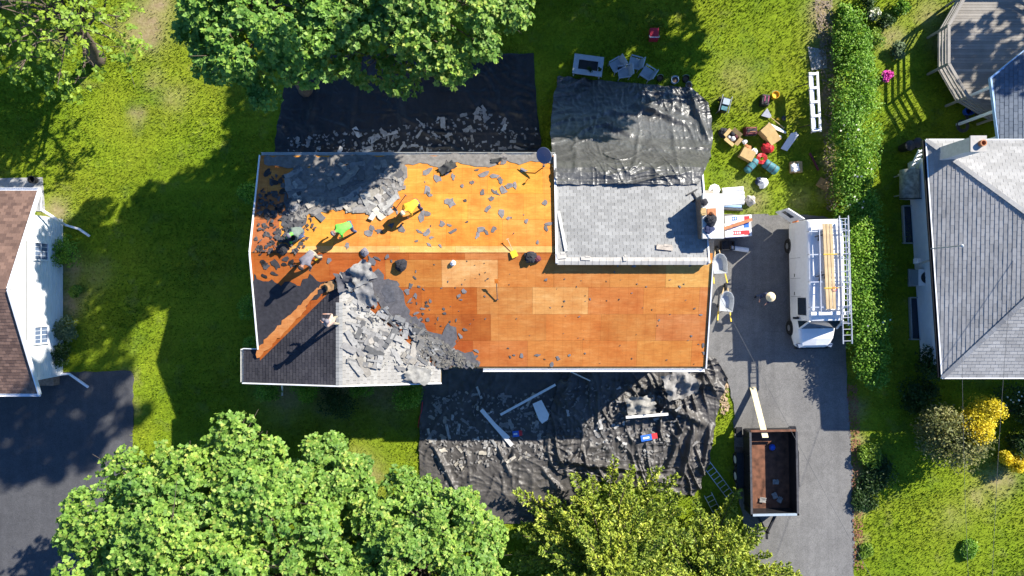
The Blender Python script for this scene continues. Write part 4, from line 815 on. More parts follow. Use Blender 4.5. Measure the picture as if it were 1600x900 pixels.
def loose(place, n, surf, label, group, cols, kinds=range(10), dz=.02, tilt=.18, yaw=None, jig=.03):
    for k in range(n):
        px, py = place(); p, nn = surf(px, py); me = SHM[RNG.choice(list(kinds))]; o = bpy.data.objects.new('loose_shingle', me); nn = (nn + Vector((U(-tilt, tilt), U(-tilt, tilt), 0))).normalized()
        R = basis(nn, U(0, 6.28) if yaw is None else yaw + RNG.choice((0, 0, 0, 1.57)) + U(-.5, .5)); o.matrix_world = Matrix.Translation(p + Vector((0, 0, dz + U(0, jig)))) @ R.to_4x4(); link(o); s = U(.8, 1.15); o.scale = (s, s, 1)
        c = RNG.choice(cols); f = U(.75, 1.25); o.color = (c[0] * f, c[1] * f, c[2] * f, 1); tag(o, label, 'shingle', group)
def chips(name, label, place, n, surf, col, dz=.02, s0=.05, s1=.2, tilt=.15):
    m = MB()
    for k in range(n):
        px, py = place(); p, nn = surf(px, py); nn = (nn + Vector((U(-tilt, tilt), U(-tilt, tilt), 0))).normalized(); R = basis(nn, U(0, 6.28)); a, b = U(s0, s1), U(s0, s1) * .7
        c = p + Vector((0, 0, dz + U(0, .05))); m.add([c + R @ Vector((a * x, b * y, U(0, .01))) for x, y in ((-.5, U(-.6, -.3)), (U(.3, .6), -.5), (.5, U(.2, .6)), (U(-.6, -.3), .5))], [(0, 1, 2, 3)])
    o = obj(name, m, M['shingle_scrap']); o.color = col; tag(o, label, 'debris'); return stuff(o)
def inpx(poly):
    xs = [p[0] for p in poly]; ys = [p[1] for p in poly]
    def f():
        while True:
            x, y = U(min(xs), max(xs)), U(min(ys), max(ys))
            if inpoly(x, y, poly): return x, y
    return f
def s_roof(px, py): p = on_roof(px, py); return p, roof_n(p.x, p.y)
def s_tarp(o): return lambda px, py: (H_of(o, px, py), Vector((0, 0, 1)))
LG = (.29, .285, .27); TN = (.34, .31, .26); DG = (.11, .11, .115); WH = (.4, .39, .37); MG = (.22, .21, .2)
NWP = [(455, 262), (520, 254), (630, 255), (634, 285), (616, 318), (598, 338), (560, 332), (520, 328), (485, 335), (462, 350), (446, 340), (448, 295)]
loose(inpx(NWP), 85, s_roof, 'torn grey shingle lying on the old shingle patch of the north slope', 'torn shingles on the north slope', [MG, (.24, .22, .19), DG, (.17, .16, .15)], (0, 1, 2, 3, 4, 5, 6, 9), .035, .09, .5)
loose(inpx([(575, 300), (630, 290), (622, 320), (596, 340), (570, 332)]), 10, s_roof, 'torn grey shingle lying on the old shingle patch of the north slope', 'torn shingles on the north slope', [LG, TN], (0, 1, 5), .05, .15, .75)
GVP = [(560, 455), (590, 462), (640, 505), (690, 545), (676, 582), (640, 585), (600, 575), (560, 585), (545, 545), (552, 500), (545, 470)]
loose(inpx(GVP), 95, s_roof, 'pale torn shingle lying in the valley of the gable roof', 'torn shingles in the gable valley', [(.24, .235, .225), (.32, .31, .29), (.25, .23, .2), (.17, .165, .16), (.1, .1, .1)], (0, 0, 1, 1, 2, 5, 5, 7, 9, 4, 3), .03, .1, -.6, .06)
loose(inpx([(640, 500), (700, 545), (750, 570), (690, 574), (650, 550)]), 22, s_roof, 'pale torn shingle lying in the valley of the gable roof', 'torn shingles in the gable valley', [(.2, .185, .15), (.13, .125, .12), (.24, .23, .21)], (2, 3, 4, 6, 8), .03, .1)
SCP = [(668, 620), (720, 610), (860, 615), (890, 690), (880, 720), (800, 720), (750, 730), (690, 740), (665, 690)]
loose(inpx(SCP), 62, s_tarp(t_s), 'small shingle scrap lying on the dusty black tarp', 'shingle scraps on the south tarp', [LG, WH, MG, TN], (2, 3, 4, 5, 7, 8), .02, .12)
loose(inpx([(890, 610), (1040, 600), (1100, 650), (1090, 700), (1020, 720), (880, 715)]), 30, s_tarp(t_se), 'small shingle scrap lying on the crumpled black tarp', 'shingle scraps on the crumpled tarp', [LG, WH, MG], (2, 3, 4, 8), .02, .12)
loose(inpx([(460, 215), (620, 195), (780, 170), (840, 200), (836, 236), (640, 238), (450, 238)]), 46, s_tarp(t_n), 'shingle scrap lying on the shaded black tarp', 'shingle scraps on the north tarp', [LG, WH, MG], (1, 2, 3, 4, 5, 8), .02, .12)
chips('shingle_debris', 'fine grey shingle crumbs strewn over the north slope', inpx(NWP), 160, s_roof, (.16, .155, .15, 1), .035); chips('shingle_debris', 'fine pale shingle crumbs strewn in the gable valley', inpx(GVP + []), 150, s_roof, (.3, .29, .26, 1), .03)
chips('shingle_debris', 'brown grey shingle crumbs along the valley foot and eave', inpx([(640, 500), (750, 572), (690, 574), (660, 560)]), 260, s_roof, (.17, .155, .13, 1), .03)
chips('shingle_debris', 'fine shingle crumbs strewn over the dusty black tarp', inpx(SCP), 500, s_tarp(t_s), (.2, .19, .18, 1)); chips('shingle_debris', 'fine shingle crumbs over the crumpled black tarp', inpx([(880, 600), (1000, 600), (1060, 650), (1040, 720), (880, 720)]), 260, s_tarp(t_se), (.16, .155, .15, 1), .02, .05, .2)
chips('shingle_debris', 'fine shingle crumbs on the shaded black tarp', inpx([(450, 215), (780, 180), (840, 200), (836, 238), (450, 238)]), 260, s_tarp(t_n), (.2, .2, .2, 1))
chips('wood_splinters', 'splinters and dry litter along the driveway edge', inpx([(1118, 590), (1135, 590), (1140, 640), (1128, 650), (1118, 620)]), 160, lambda x, y: (P(x, y, .02), Vector((0, 0, 1))), (.4, .28, .17, 1), .0, .04, .18)
chips('dark_debris', 'dark torn felt crumbs over the stripped corner of the north slope', inpx([(405, 300), (470, 300), (500, 350), (470, 395), (396, 395)]), 130, s_roof, (.05, .05, .055, 1), .03, .06, .22)
# rumpled sheets of old felt peeled up at the ridge and spilling over the eave
def rumple(label, px, py, w, d, z0, seed, col, amp=.22, yaw=0, surf=None, cat='felt sheet'):
    n = 14; V = []; Q = []; rr = random.Random(seed)
    for j in range(n + 1):
        for i in range(n + 1):
            x, y = (i / n - .5) * w, (j / n - .5) * d; e = 1 + .25 * noise.noise((i * .4, j * .4, seed)); x *= e; y *= e; xr, yr = x * math.cos(yaw) - y * math.sin(yaw), x * math.sin(yaw) + y * math.cos(yaw)
            p = P(px, py, z0); X, Y = p.x + xr, p.y + yr; z = (surf(X, Y) if surf else z0) + .04 + amp * (max(0, noise.noise((X * 1.6, Y * 1.6, seed)) + .35) + .5 * ridged(X, Y, 2.5, seed) ** 2)
            V.append((X, Y, z))
    for j in range(n):
        for i in range(n): k = j * (n + 1) + i; Q.append((k, k + 1, k + n + 2, k + n + 1))
    V = np.array(V); o0 = V.mean(0); o0[2] = V[:, 2].min(); me = mesh_np('felt_sheet', V - o0, Q); me.materials.append(M['felt']); o = bpy.data.objects.new('felt_sheet', me); o.location = o0; link(o); o.color = tuple(col) + (1,); tag(o, label, cat); return o
rumple('peeled grey felt sheet curled up at the top of the gable ridge', 560, 430, 1.3, .9, 5.4, 3, (.24, .235, .225), .3, .5, roof_z); rumple('second dark felt sheet folded beside the gable ridge top', 540, 440, .7, .8, 5.4, 5, (.08, .08, .09), .35, .2, roof_z)
rumple('flap of felt lying over the gable valley', 572, 462, .8, 1.0, 5.2, 9, (.22, .215, .21), .16, .2, roof_z); rumple('bundle of torn shingles sliding off the gable corner', 655, 585, 1.1, .7, 4.5, 6, (.22, .215, .2), .18, -.3, lambda x, y: max(4.15, zGR(x, y)))
rumple('grey crumpled plastic sheet hanging over the tarp by the gutter', 1060, 600, 1.5, 1.3, .9, 7, (.22, .21, .2), .5, .3); rumple('crumpled pale felt lying on the heaped tarp', 1000, 632, 1.4, .9, .5, 8, (.25, .24, .22), .35, .1); rumple('dark felt flap beside the broom shovel worker on the ridge', 517, 447, .5, .4, 5.3, 12, (.35, .2, .09), .15, .4, roof_z)
rumple('black torn felt curled at the north eave', 700, 262, .8, .4, 4.6, 14, (.05, .05, .05), .2, .5, roof_z); rumple('short black felt curl at the north eave', 776, 250, .5, .2, 4.6, 15, (.05, .05, .05), .14, .1, roof_z)
# boards and trim thrown on the south tarp
def board(name, label, a, b, w, th, mat, cat, up=(0, 0, 1)):
    m = MB(); a, b = Vector(a), Vector(b); d = (b - a); n = 6
    for k in range(n): m.bar(a + d * k / n + Vector((0, 0, .004 * math.sin(k))), a + d * (k + 1) / n + Vector((0, 0, .004 * math.sin(k + 1))), w * (1 - .02 * (k % 2)), th, up)
    return tag(obj(name, m, M[mat]), label, cat)
board('trim_strip', 'long thin white trim strip lying diagonally on the dusty tarp', P(782, 648, .25), P(868, 601, .3), .12, .05, 'white_paint', 'trim'); board('trim_board', 'long white board angled across the tarp into the sunlight', P(752, 640, .3), P(800, 696, .12), .2, .04, 'white_paint', 'board')
board('trim_board', 'second narrow white board beside the long angled board', P(760, 650, .22), P(796, 684, .14), .1, .03, 'white_paint', 'board'); board('trim_strip', 'white strip lying on the heaped tarp in sunlight', P(978, 652, .75), P(1044, 647, .75), .13, .05, 'white_paint', 'trim')
board('trim_strip', 'thin bent strip hanging below the south gutter', P(888, 579, 3.6), P(922, 595, 1.2), .06, .02, 'old_trim', 'trim')
m = MB(); m.slab([P(832, 631, .3), P(846, 625, .34), P(858, 648, .3), P(856, 656, .28), P(847, 662, .26), P(842, 656, .26)], .02); tag(obj('torn_panel', m, M['white_paint']), 'torn pale panel lying flat on the shaded tarp', 'panel')
def wrapper(px, py, z, w, d, yaw, label):
    t = thing('shingle_wrapper', label, 'wrapper', P(px, py, z)); c = P(px, py, z + .03); R = basis((.1, .05, 1), yaw)
    m = MB(); m.box(c, (w * .6, d, .03), R); obj('blue_sheet', m, M['wrap_blue'], t); m = MB(); m.box(c + R @ Vector((w * .45, .02, .01)), (w * .3, d * .9, .03), R); obj('red_sheet', m, M['red'], t); m = MB(); m.box(c + R @ Vector((-.02, 0, .018)), (w * .35, d * .3, .012), R); obj('white_print', m, M['white_paint'], t)
wrapper(1010, 684, .45, .95, .3, .15, 'blue and red shingle wrapper on the heaped tarp'); wrapper(806, 678, .08, .55, .3, .1, 'crumpled blue shingle wrapper in the tarp shade')
m = MB(); p0 = P(869, 330, 0); a = on_roof(872, 330) + Vector((0, 0, .06)); b = on_roof(884, 393) + Vector((0, 0, .07)); m.bar(a, b, .1, .03); m.bar(a + Vector((.06, 0, -.02)), b + Vector((.06, 0, -.02)), .03, .07); tag(obj('metal_flashing', m, M['old_trim']), 'long flashing strip lying along the edge of the white shingles', 'flashing')
for k, (px, py, w, d) in enumerate([(915, 408, .42, .16), (976, 407, .16, .22), (877, 400, .4, .25), (1038, 387, .7, .22)]):
    p, nn = s_roof(px, min(py, 404)); m = MB(); R = basis(nn, U(-.2, .2)); m.box(p + Vector((0, 0, .07)), (w, d, .02), R); m.box(p + R @ Vector((w * .2, d * .4, .085)), (w * .5, d * .4, .015), R); tag(obj('shingle_piece', m, M['chimney_grey' if k == 3 else 'concrete']), ['cut cap shingle on the white ridge left end', 'small cut cap shingle on the white ridge', 'scrap shingle at the corner of the white roof', 'torn grey shingle in the chimney shadow edge'][k], 'shingle')
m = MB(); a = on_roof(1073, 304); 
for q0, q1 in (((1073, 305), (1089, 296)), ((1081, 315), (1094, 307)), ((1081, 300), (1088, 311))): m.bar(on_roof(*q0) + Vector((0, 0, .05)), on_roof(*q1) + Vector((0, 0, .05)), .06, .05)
tag(obj('roof_bracket', m, M['black_metal']), 'black H shaped metal bracket on the white roof corner', 'bracket')  # dark bars laid as the shape of a cast shadow
# ------------------------------------------------------------------ van
vl = Vector((15.05, .1, 0)); van = thing('van', 'white work van with loaded roof rack parked by the hedge', 'van', vl)
VR = Matrix.Rotation(math.radians(1.2), 3, 'Z')
def vw(x, y, z): return vl + VR @ Vector((x, y, z))
# stations from rear to front: (y, z_low, z_top, half width low, half width top)
ST = [(3.2, .5, 2.3, .95, .84), (3.12, .45, 2.42, 1.0, .87), (2.0, .42, 2.46, 1.01, .88), (0, .42, 2.46, 1.01, .88), (-1.35, .42, 2.42, 1.01, .87), (-1.68, .42, 2.32, 1.0, .82)]
NOSE = [(-1.68, .42, 1.32, 1.0, .96), (-2.05, .42, 1.3, 1.0, .93), (-2.6, .42, 1.2, .97, .86), (-2.95, .45, 1.02, .88, .74), (-3.08, .5, .85, .76, .6)]
def sect(y, zl, zt, wl, wt):
    zb = zl + (zt - zl) * .45; pts = [(-wl * .96, zl), (-wl, zl + .12), (-wl, zb), (-wt * 1.03, zt - .18), (-wt * .97, zt - .05), (-wt * .85, zt), (0, zt + .03), (wt * .85, zt), (wt * .97, zt - .05), (wt * 1.03, zt - .18), (wl, zb), (wl, zl + .12), (wl * .96, zl)]
    return [vw(x, y, z) for x, z in pts]
def loft(m, sts, ends=True):
    S = [sect(*s) for s in sts]; n = len(S[0]); vs = [p for s in S for p in s]; fs = []
    for i in range(len(S) - 1):
        for k in range(n): fs.append((i * n + k, i * n + (k + 1) % n, (i + 1) * n + (k + 1) % n, (i + 1) * n + k))
    if ends: fs += [tuple(range(n - 1, -1, -1)), tuple(range(len(vs) - n, len(vs)))]
    m.add(vs, fs)
m = MB(); loft(m, ST); loft(m, NOSE); body = obj('body', m, M['white_paint'], van)
bv = body.modifiers.new('bevel', 'BEVEL'); bv.width = .03; bv.segments = 2; bv.limit_method = 'ANGLE'
m = MB(); m.add([vw(-.79, -1.69, 2.27), vw(.79, -1.69, 2.27), vw(.92, -2.1, 1.34), vw(-.92, -2.1, 1.34)], [(0, 1, 2, 3), (3, 2, 1, 0)][:1]); m.add([vw(-.79, -1.69, 2.27), vw(-.92, -2.1, 1.34), vw(-.98, -1.69, 1.34)], [(0, 1, 2)]); m.add([vw(.79, -1.69, 2.27), vw(.98, -1.69, 1.34), vw(.92, -2.1, 1.34)], [(0, 1, 2)]); obj('windshield', m, M['windshield'], van)
for s in (-1, 1):
    m = MB(); m.bar(vw(s * .8, -1.68, 2.3), vw(s * .94, -2.12, 1.35), .07, .06); obj('pillar', m, M['white_paint'], van)
    m = MB(); m.add([vw(s * .915, -1.4, 2.2), vw(s * 1.0, -1.4, 1.45), vw(s * 1.0, -.55, 1.45), vw(s * .915, -.55, 2.2)], [(0, 1, 2, 3)]); m.v[-4:] = [p + VR @ Vector((s * .012, 0, 0)) for p in m.v[-4:]]; obj('side_window', m, M['dark_glass'], van)
    for y in (2.05, -2.1):
        wt = MB(); c = vw(s * .93, y, .36); RW = VR @ Matrix.Rotation(math.pi / 2, 3, 'Y'); wt.lathe(c, [(.2, -.11), (.34, -.12), (.36, -.08), (.36, .08), (.34, .12), (.2, .11)], 22, RW); w = obj('wheel', wt, M['rubber'], van)
        m = MB(); m.lathe(c, [(0, -.125 if s < 0 else -.1), (.12, -.118 if s < 0 else -.1), (.2, -.1), (.2, .1), (.12, .1 if s < 0 else .118), (0, .1 if s < 0 else .125)], 18, RW); obj('rim', m, M['grey_metal'], w)
        m = MB(); m.tube([vw(s * 1.0, y + .4 * math.cos(a), .38 + .4 * math.sin(a)) for a in [math.pi * k / 10 for k in range(11)]], .03, 5); obj('wheel_arch', m, M['black_plastic'], van)
    m = MB(); m.box(vw(s * 1.13, -1.55, 1.5), (.2, .1, .26), VR); m.bar(vw(s * .98, -1.5, 1.4), vw(s * 1.08, -1.55, 1.42), .05, .05); obj('mirror', m, M['black_plastic'], van)
    m = MB(); m.box(vw(s * .7, -2.93, .92), (.3, .2, .2), VR @ Matrix.Rotation(s * -.35, 3, 'Z')); obj('headlight', m, M['dish_blue'], van)
    m = MB(); m.box(vw(s * .93, 3.2, 1.2), (.1, .06, .5), VR); obj('tail_light', m, M['orange' if s < 0 else 'red'], van)
    m = MB(); m.box(vw(s * 1.012, -.35, 1.12), (.03, .16, .045), VR); m.box(vw(s * 1.012, .55, 1.15), (.03, .16, .045), VR); obj('door_handle', m, M['black_plastic'], van)
    m = MB(); 
    for y in (-.5, .4, 1.4): m.box(vw(s * 1.008, y, 1.25), (.008, .012, 1.2), VR)
    obj('door_seam', m, M['dark_grey'], van)
m = MB(); m.box(vw(0, -3.08, .55), (1.6, .16, .26), VR); obj('bumper', m, M['black_plastic'], van); m = MB(); m.box(vw(0, -3.06, .8), (.8, .06, .16), VR); obj('grille', m, M['black_metal'], van); m = MB(); m.box(vw(0, 3.24, .5), (1.8, .14, .18), VR); obj('bumper', m, M['dark_grey'], van)
m = MB(); m.bar(vw(-.5, -1.98, 1.52), vw(.1, -2.06, 1.42), .03, .03); m.bar(vw(.15, -1.98, 1.52), vw(.7, -2.06, 1.42), .03, .03); obj('wiper', m, M['black_plastic'], van)
m = MB(); m.bar(vw(-.95, 3.22, .6), vw(-.95, 3.22, 2.2), .75, .05, VR @ Vector((-.35, .94, 0))); 
m = MB(); dv = VR @ Vector((-.8, .55, 0)); h = vw(-.93, 3.22, 0); m.add([h + Vector((0, 0, .6)), h + dv * .95 + Vector((0, 0, .6)), h + dv * .95 + Vector((0, 0, 2.2)), h + Vector((0, 0, 2.25))] + [p + VR @ Vector((.03, .05, 0)) for p in [h + Vector((0, 0, .6)), h + dv * .95 + Vector((0, 0, .6)), h + dv * .95 + Vector((0, 0, 2.2)), h + Vector((0, 0, 2.25))]], [(0, 1, 2, 3), (7, 6, 5, 4), (0, 4, 5, 1), (1, 5, 6, 2), (2, 6, 7, 3), (3, 7, 4, 0)]); dr = obj('rear_door', m, M['white_paint'], van)
m = MB(); m.bar(h + dv * .3 + Vector((-.03, 0, 1.5)), h + dv * .85 + Vector((-.03, 0, 1.5)), .02, .4); obj('pane', m, M['dark_glass'], dr)
for y in (2.6, 1.5, .2, -1.0): m = MB(); m.bar(vw(-.9, y, 2.66), vw(1.05, y, 2.66), .05, .05); m.bar(vw(-.88, y, 2.4), vw(-.88, y, 2.68), .04, .04, (1, 0, 0)); m.bar(vw(.9, y, 2.4), vw(.9, y, 2.68), .04, .04, (1, 0, 0)); obj('roof_bar', m, M['aluminium'], van)
for x in (-.42, .95): m = MB(); m.bar(vw(x, 3.05, 2.7), vw(x, -1.35, 2.7), .04, .05); obj('rack_rail', m, M['aluminium'], van)
m = MB(); m.bar(vw(-.85, -1.3, 2.58), vw(.85, -1.3, 2.58), .16, .05); obj('wind_deflector', m, M['white_paint'], van)
def ladder(name, label, a, b, w, n, up=(0, 0, 1), mat='aluminium', group=None, rail=.03):
    a, b = Vector(a), Vector(b); L = thing(name, label, 'ladder', (a + b) / 2 - Vector((0, 0, (a + b).z / 2 - min(a.z, b.z))), group); d = (b - a).normalized(); s = d.cross(Vector(up)).normalized() * w / 2
    for k in (-1, 1): m = MB(); m.bar(a + s * k, b + s * k, rail, .08, up); obj('rail', m, M[mat], L)
    for k in range(n): p = a.lerp(b, (k + .5) / n); m = MB(); m.tube([p - s, p + s], .018, 6); obj('rung', m, M[mat], L)
    return L
ladder('extension_ladder', 'long aluminium ladder strapped to the hedge side of the van rack', vw(.68, 3.3, 2.84), vw(.74, -2.75, 2.84), .42, 22)
ladder('extension_ladder', 'second ladder section lying inside the rack under the first ladder', vw(.62, 3.2, 2.75), vw(.66, -1.9, 2.75), .36, 15)
for k in range(3):
    x = -.22 + k * .16; board('roof_plank', ['pale long plank on the van rack nearest the ladder', 'middle long plank on the van rack', 'outer long plank on the van rack away from the ladder'][2 - k], vw(x, 2.95, 2.74 + .001 * k), vw(x + .1, -1.1, 2.74 + .001 * k), .13, .05, 'lumber', 'plank')
m = MB()
for y in (1.5, -.1): m.bar(vw(-.3, y, 2.785), vw(.55, y, 2.785), .04, .01)
tag(obj('tie_strap', m, M['tool_yellow']), 'yellow straps tied across the planks on the van', 'strap')
m = MB(); m.tube([vw(.2 + .1 * math.cos(t), -.15 + .1 * math.sin(t), 2.79) for t in [k * .5236 for k in range(13)]], .012, 5); tag(obj('rope_coil', m, M['red']), 'small red rope coil on the van planks', 'rope')
for k, y in enumerate((2.35, .45)): m = MB(); c = vw(-.35, y, 2.62); m.bar(c + Vector((-.25, 0, 0)), c + Vector((.2, .1, 0)), .05, .06); m.bar(c + Vector((-.1, -.2, 0)), c + Vector((.0, .25, .05)), .05, .05); m.tube([c + Vector((.15, -.1, 0)), c + Vector((.2, .2, .06))], .03, 6); tag(obj('rack_clamp', m, M['black_metal']), ['black clamp hardware on the van roof near the rear', 'black clamp hardware on the van roof near the cab'][k], 'clamp')
# ------------------------------------------------------------------ dump trailer
tl = Vector((12.83, -9.1, 0)); trl = thing('dump_trailer', 'black dump trailer with rusty brown floor on the driveway', 'trailer', tl); TR = Matrix.Rotation(math.radians(1.0), 3, 'Z')
def tw(x, y, z): return tl + TR @ Vector((x, y, z))
m = MB(); m.box(tw(0, 0, .68), (2.2, 4.0, .06), TR); obj('floor', m, M['rust'], trl)
for s in (-1, 1): m = MB(); m.box(tw(s * 1.13, 0, 1.12), (.06, 4.06, .95), TR); obj('side_wall', m, M['black_metal'], trl); m = MB(); m.box(tw(s * 1.13, 0, 1.63), (.1, 4.1, .07), TR); obj('top_rail', m, M['dark_grey'], trl)
for s in (-1, 1):
    for k in range(5): m = MB(); m.box(tw(s * 1.19, -1.7 + k * .85, 1.12), (.06, .07, .9), TR); obj('side_rib', m, M['black_metal'], trl)
m = MB(); m.box(tw(0, -2.0, 1.12), (2.2, .06, .95), TR); obj('front_wall', m, M['black_metal'], trl); m = MB(); m.box(tw(0, -2.0, 1.63), (2.36, .1, .07), TR); obj('top_rail', m, M['furniture_grey'], trl)
m = MB(); m.box(tw(0, 2.02, 1.0), (2.2, .06, .7), TR); obj('tailgate', m, M['black_metal'], trl); m = MB(); m.bar(tw(-1.1, 2.1, 1.58), tw(1.1, 2.1, 1.58), .09, .08); obj('top_rail', m, M['rust'], trl)
m = MB(); m.bar(tw(-.6, -2.1, .5), tw(0, -3.3, .5), .1, .12); m.bar(tw(.6, -2.1, .5), tw(0, -3.3, .5), .1, .12); m.bar(tw(0, -3.2, .5), tw(0, -3.6, .5), .1, .1); m.bar(tw(0, -3.2, 0), tw(0, -3.2, .8), .07, .07, (1, 0, 0)); obj('tongue', m, M['black_metal'], trl)
m = MB(); m.box(tw(0, 0, .52), (1.5, 4.0, .16), TR); obj('chassis', m, M['black_metal'], trl)
for s in (-1, 1):
    m = MB(); m.box(tw(s * 1.38, 0, .82), (.36, 1.75, .04), TR); m.box(tw(s * 1.38, .98, .7), (.36, .3, .04), TR @ Matrix.Rotation(-.8, 3, 'X')); m.box(tw(s * 1.38, -.98, .7), (.36, .3, .04), TR @ Matrix.Rotation(.8, 3, 'X')); obj('fender', m, M['black_metal'], trl)
    for y in (.42, -.42):
        c = tw(s * 1.4, y, .36); RW = TR @ Matrix.Rotation(math.pi / 2, 3, 'Y'); m = MB(); m.lathe(c, [(.2, -.1), (.34, -.11), (.36, -.07), (.36, .07), (.34, .11), (.2, .1)], 20, RW); w = obj('wheel', m, M['rubber'], trl); m = MB(); m.lathe(c, [(0, -.11), (.2, -.1), (.2, .1), (0, .11)], 16, RW); obj('rim', m, M['white_paint'], w)
    m = MB(); m.bar(tw(s * 1.2, 1.9, .5), tw(s * 1.55, 1.9, .5), .25, .2); m.bar(tw(s * 1.35, 1.6, .6), tw(s * 1.35, 2.1, .6), .3, .12); obj('stabiliser', m, M['black_metal'], trl)
board('plank', 'pale plank leaning from the driveway onto the trailer tailgate', P(1176, 605, .04), P(1196, 684, 1.66), .3, .04, 'plank_pale', 'plank')
tag(obj('blue_bag', MB().lathe(tw(.25, 1.1, .72), [(.1, 0), (.17, .06), (.12, .14), (0, .17)], 8), M['blue']), 'blue bag on the rusty trailer floor', 'bag')
for k, (x, y) in enumerate([(.35, -.6), (.55, -1.5), (.3, -1.3), (-.3, -1.5)]): rumple(['pale scrap near the trailer middle', 'pale scrap by the trailer front wall', 'small grey scrap on the trailer floor', 'small scrap in the sunny trailer corner'][k], 800 + tw(x, y, 0).x * F / (H - .8), 450 - tw(x, y, 0).y * F / (H - .8), .3, .25, .72, 60 + k, (.25, .24, .22), .08, k, None, 'debris')
ladder('extension_ladder', 'aluminium ladder lying on the shaded grass beside the trailer', P(1103, 724, .06), P(1142, 776, .06), .42, 8); ladder('extension_ladder', 'aluminium ladder half hidden by the conifer on the grass', P(1106, 772, .06), P(1128, 815, .06), .4, 6)
# ------------------------------------------------------------------ wheelbarrows
def wheelbarrow(label, px, py, yaw):
    o = P(px, py); w = thing('wheelbarrow', label, 'wheelbarrow', o, 'wheelbarrows by the roof edge'); R = Matrix.Rotation(yaw, 3, 'Z'); wv = lambda x, y, z: o + R @ Vector((x, y, z)); m = MB()
    ro = [(-.33, -.45), (-.36, 0), (-.33, .3), (-.2, .5), (0, .57), (.2, .5), (.33, .3), (.36, 0), (.33, -.45)]
    top = [wv(x, y, .72) for x, y in ro]; bot = [wv(x * .62, y * .62, .42) for x, y in ro]; n = len(ro); ti = [p + Vector((0, 0, .004)) for p in [wv(x * .95, y * .95, .715) for x, y in ro]]; bi = [wv(x * .58, y * .58, .45) for x, y in ro]
    fs = [(i, (i + 1) % n, n + (i + 1) % n, n + i) for i in range(n)] + [tuple(range(2 * n - 1, n - 1, -1))] + [(2 * n + (i + 1) % n, 2 * n + i, 3 * n + i, 3 * n + (i + 1) % n) for i in range(n)] + [tuple(range(3 * n, 4 * n))] + [(i, 2 * n + i, 2 * n + (i + 1) % n, (i + 1) % n) for i in range(n)]
    m.add(top + bot + ti + bi, fs); obj('tub', m, M['galv'], w)
    for s in (-1, 1):
        m = MB(); m.bar(wv(s * .1, .75, .3), wv(s * .3, -.5, .45), .045, .045); obj('shaft', m, M['lumber'], w); m = MB(); m.bar(wv(s * .3, -.5, .45), wv(s * .34, -.95, .62), .05, .05); obj('handle', m, M['tool_yellow'], w)
        m = MB(); m.tube([wv(s * .26, -.2, .42), wv(s * .26, -.3, .02), wv(s * .26, -.12, .02)], .018, 6); obj('leg', m, M['black_metal'], w)
    m = MB(); m.lathe(wv(0, .78, .2), [(.08, -.05), (.19, -.05), (.2, 0), (.19, .05), (.08, .05)], 14, R @ Matrix.Rotation(math.pi / 2, 3, 'Y')); obj('wheel', m, M['rubber'], w)
wheelbarrow('grey wheelbarrow beside the stack of shingle bundles and roof corner', 1119, 414, .05); wheelbarrow('grey wheelbarrow in front of the man in straw hat', 1129, 472, -.1)
# ------------------------------------------------------------------ pallet of shingle bundles, rolls
pal = thing('shingle_pallet', 'pallet of white wrapped shingle bundles with blue and red print', 'pallet', P(1150, 355)); c0 = P(1150, 354, .6); RP = Matrix.Rotation(.06, 3, 'Z')
m = MB()
for k in range(5): m.box(Vector((c0.x - .55 + k * .27, c0.y, .1)), (.1, 1.1, .03), RP)
for k in (-1, 0, 1): m.box(Vector((c0.x, c0.y + k * .5, .05)), (1.3, .09, .09), RP)
obj('pallet_base', m, M['lumber'], pal)
for lay in range(5):
    for j in range(3):
        c = Vector((c0.x + U(-.02, .02), c0.y - .36 + j * .36, .2 + lay * .17)); m = MB(); m.box(c, (1.32, .345, .155), RP); b = obj('bundle', m, M['white_plastic'], pal)
        if lay == 4:
            R2 = RP
            m = MB(); m.box(c + R2 @ Vector((-.2 if j else .1, .02, .08)), (.75 if j == 0 else .25, .2, .008), R2); obj('print_panel', m, M['red' if j == 0 else 'wrap_blue'], b)
            m = MB(); m.box(c + R2 @ Vector((.42, .0, .081)), (.26, .22, .008), R2); obj('print_panel', m, M['wrap_blue' if j == 1 else 'red'], b)
            m = MB()
            for q in range(6): m.box(c + R2 @ Vector((-.48 + q * .11, .02 , .087)), (.06, .1, .006), R2)
            obj('print_letter_blocks', m, M['white_paint'], b)
        if j == 0: m = MB(); m.box(c + RP @ Vector((0, -.176, 0)), (1.1, .006, .1), RP); obj('print_panel', m, M['wrap_blue'], b)
board('board', 'brown board lying diagonally on the shingle pallet', c0 + Vector((-.75, -.15, .46)), c0 + Vector((.65, .32, .47)), .16, .04, 'clay', 'board')
def roll(label, a, b, r, mat, name='underlayment_roll', group=None):
    a, b = Vector(a), Vector(b); t = thing(name, label, 'roll', (a + b) / 2 - Vector((0, 0, r)), group); m = MB(); m.tube([a, b], r, 16); o = obj('wound_sheet', m, M[mat], t)
    for p, q in ((a, b), (b, a)): m = MB(); d = (p - q).normalized(); m.tube([p - d * .01, p + d * .008], r * .4, 12); obj('core', m, M['cardboard'], t)
for k, (px, py, zz) in enumerate([(1145, 296, .14), (1146, 303, .14), (1147, 310, .14), (1146, 317, .14)]): roll('white roll of roofing underlayment lying on the grass', P(px - 17, py + 1.5, zz), P(px + 16, py - 1, zz), .125, 'white_plastic', group='white rolls on the lawn edge')
roll('thin dark roll of membrane beside the white rolls', P(1123, 326, .08), P(1160, 328, .08), .07, 'dark_grey'); roll('thin pale roll against the row of white rolls', P(1127, 321, .1), P(1158, 323, .1), .09, 'pale_blue'); roll('white roll lying on the driveway by the pallet', P(1142, 387, .13), P(1169, 391, .13), .12, 'white_plastic')
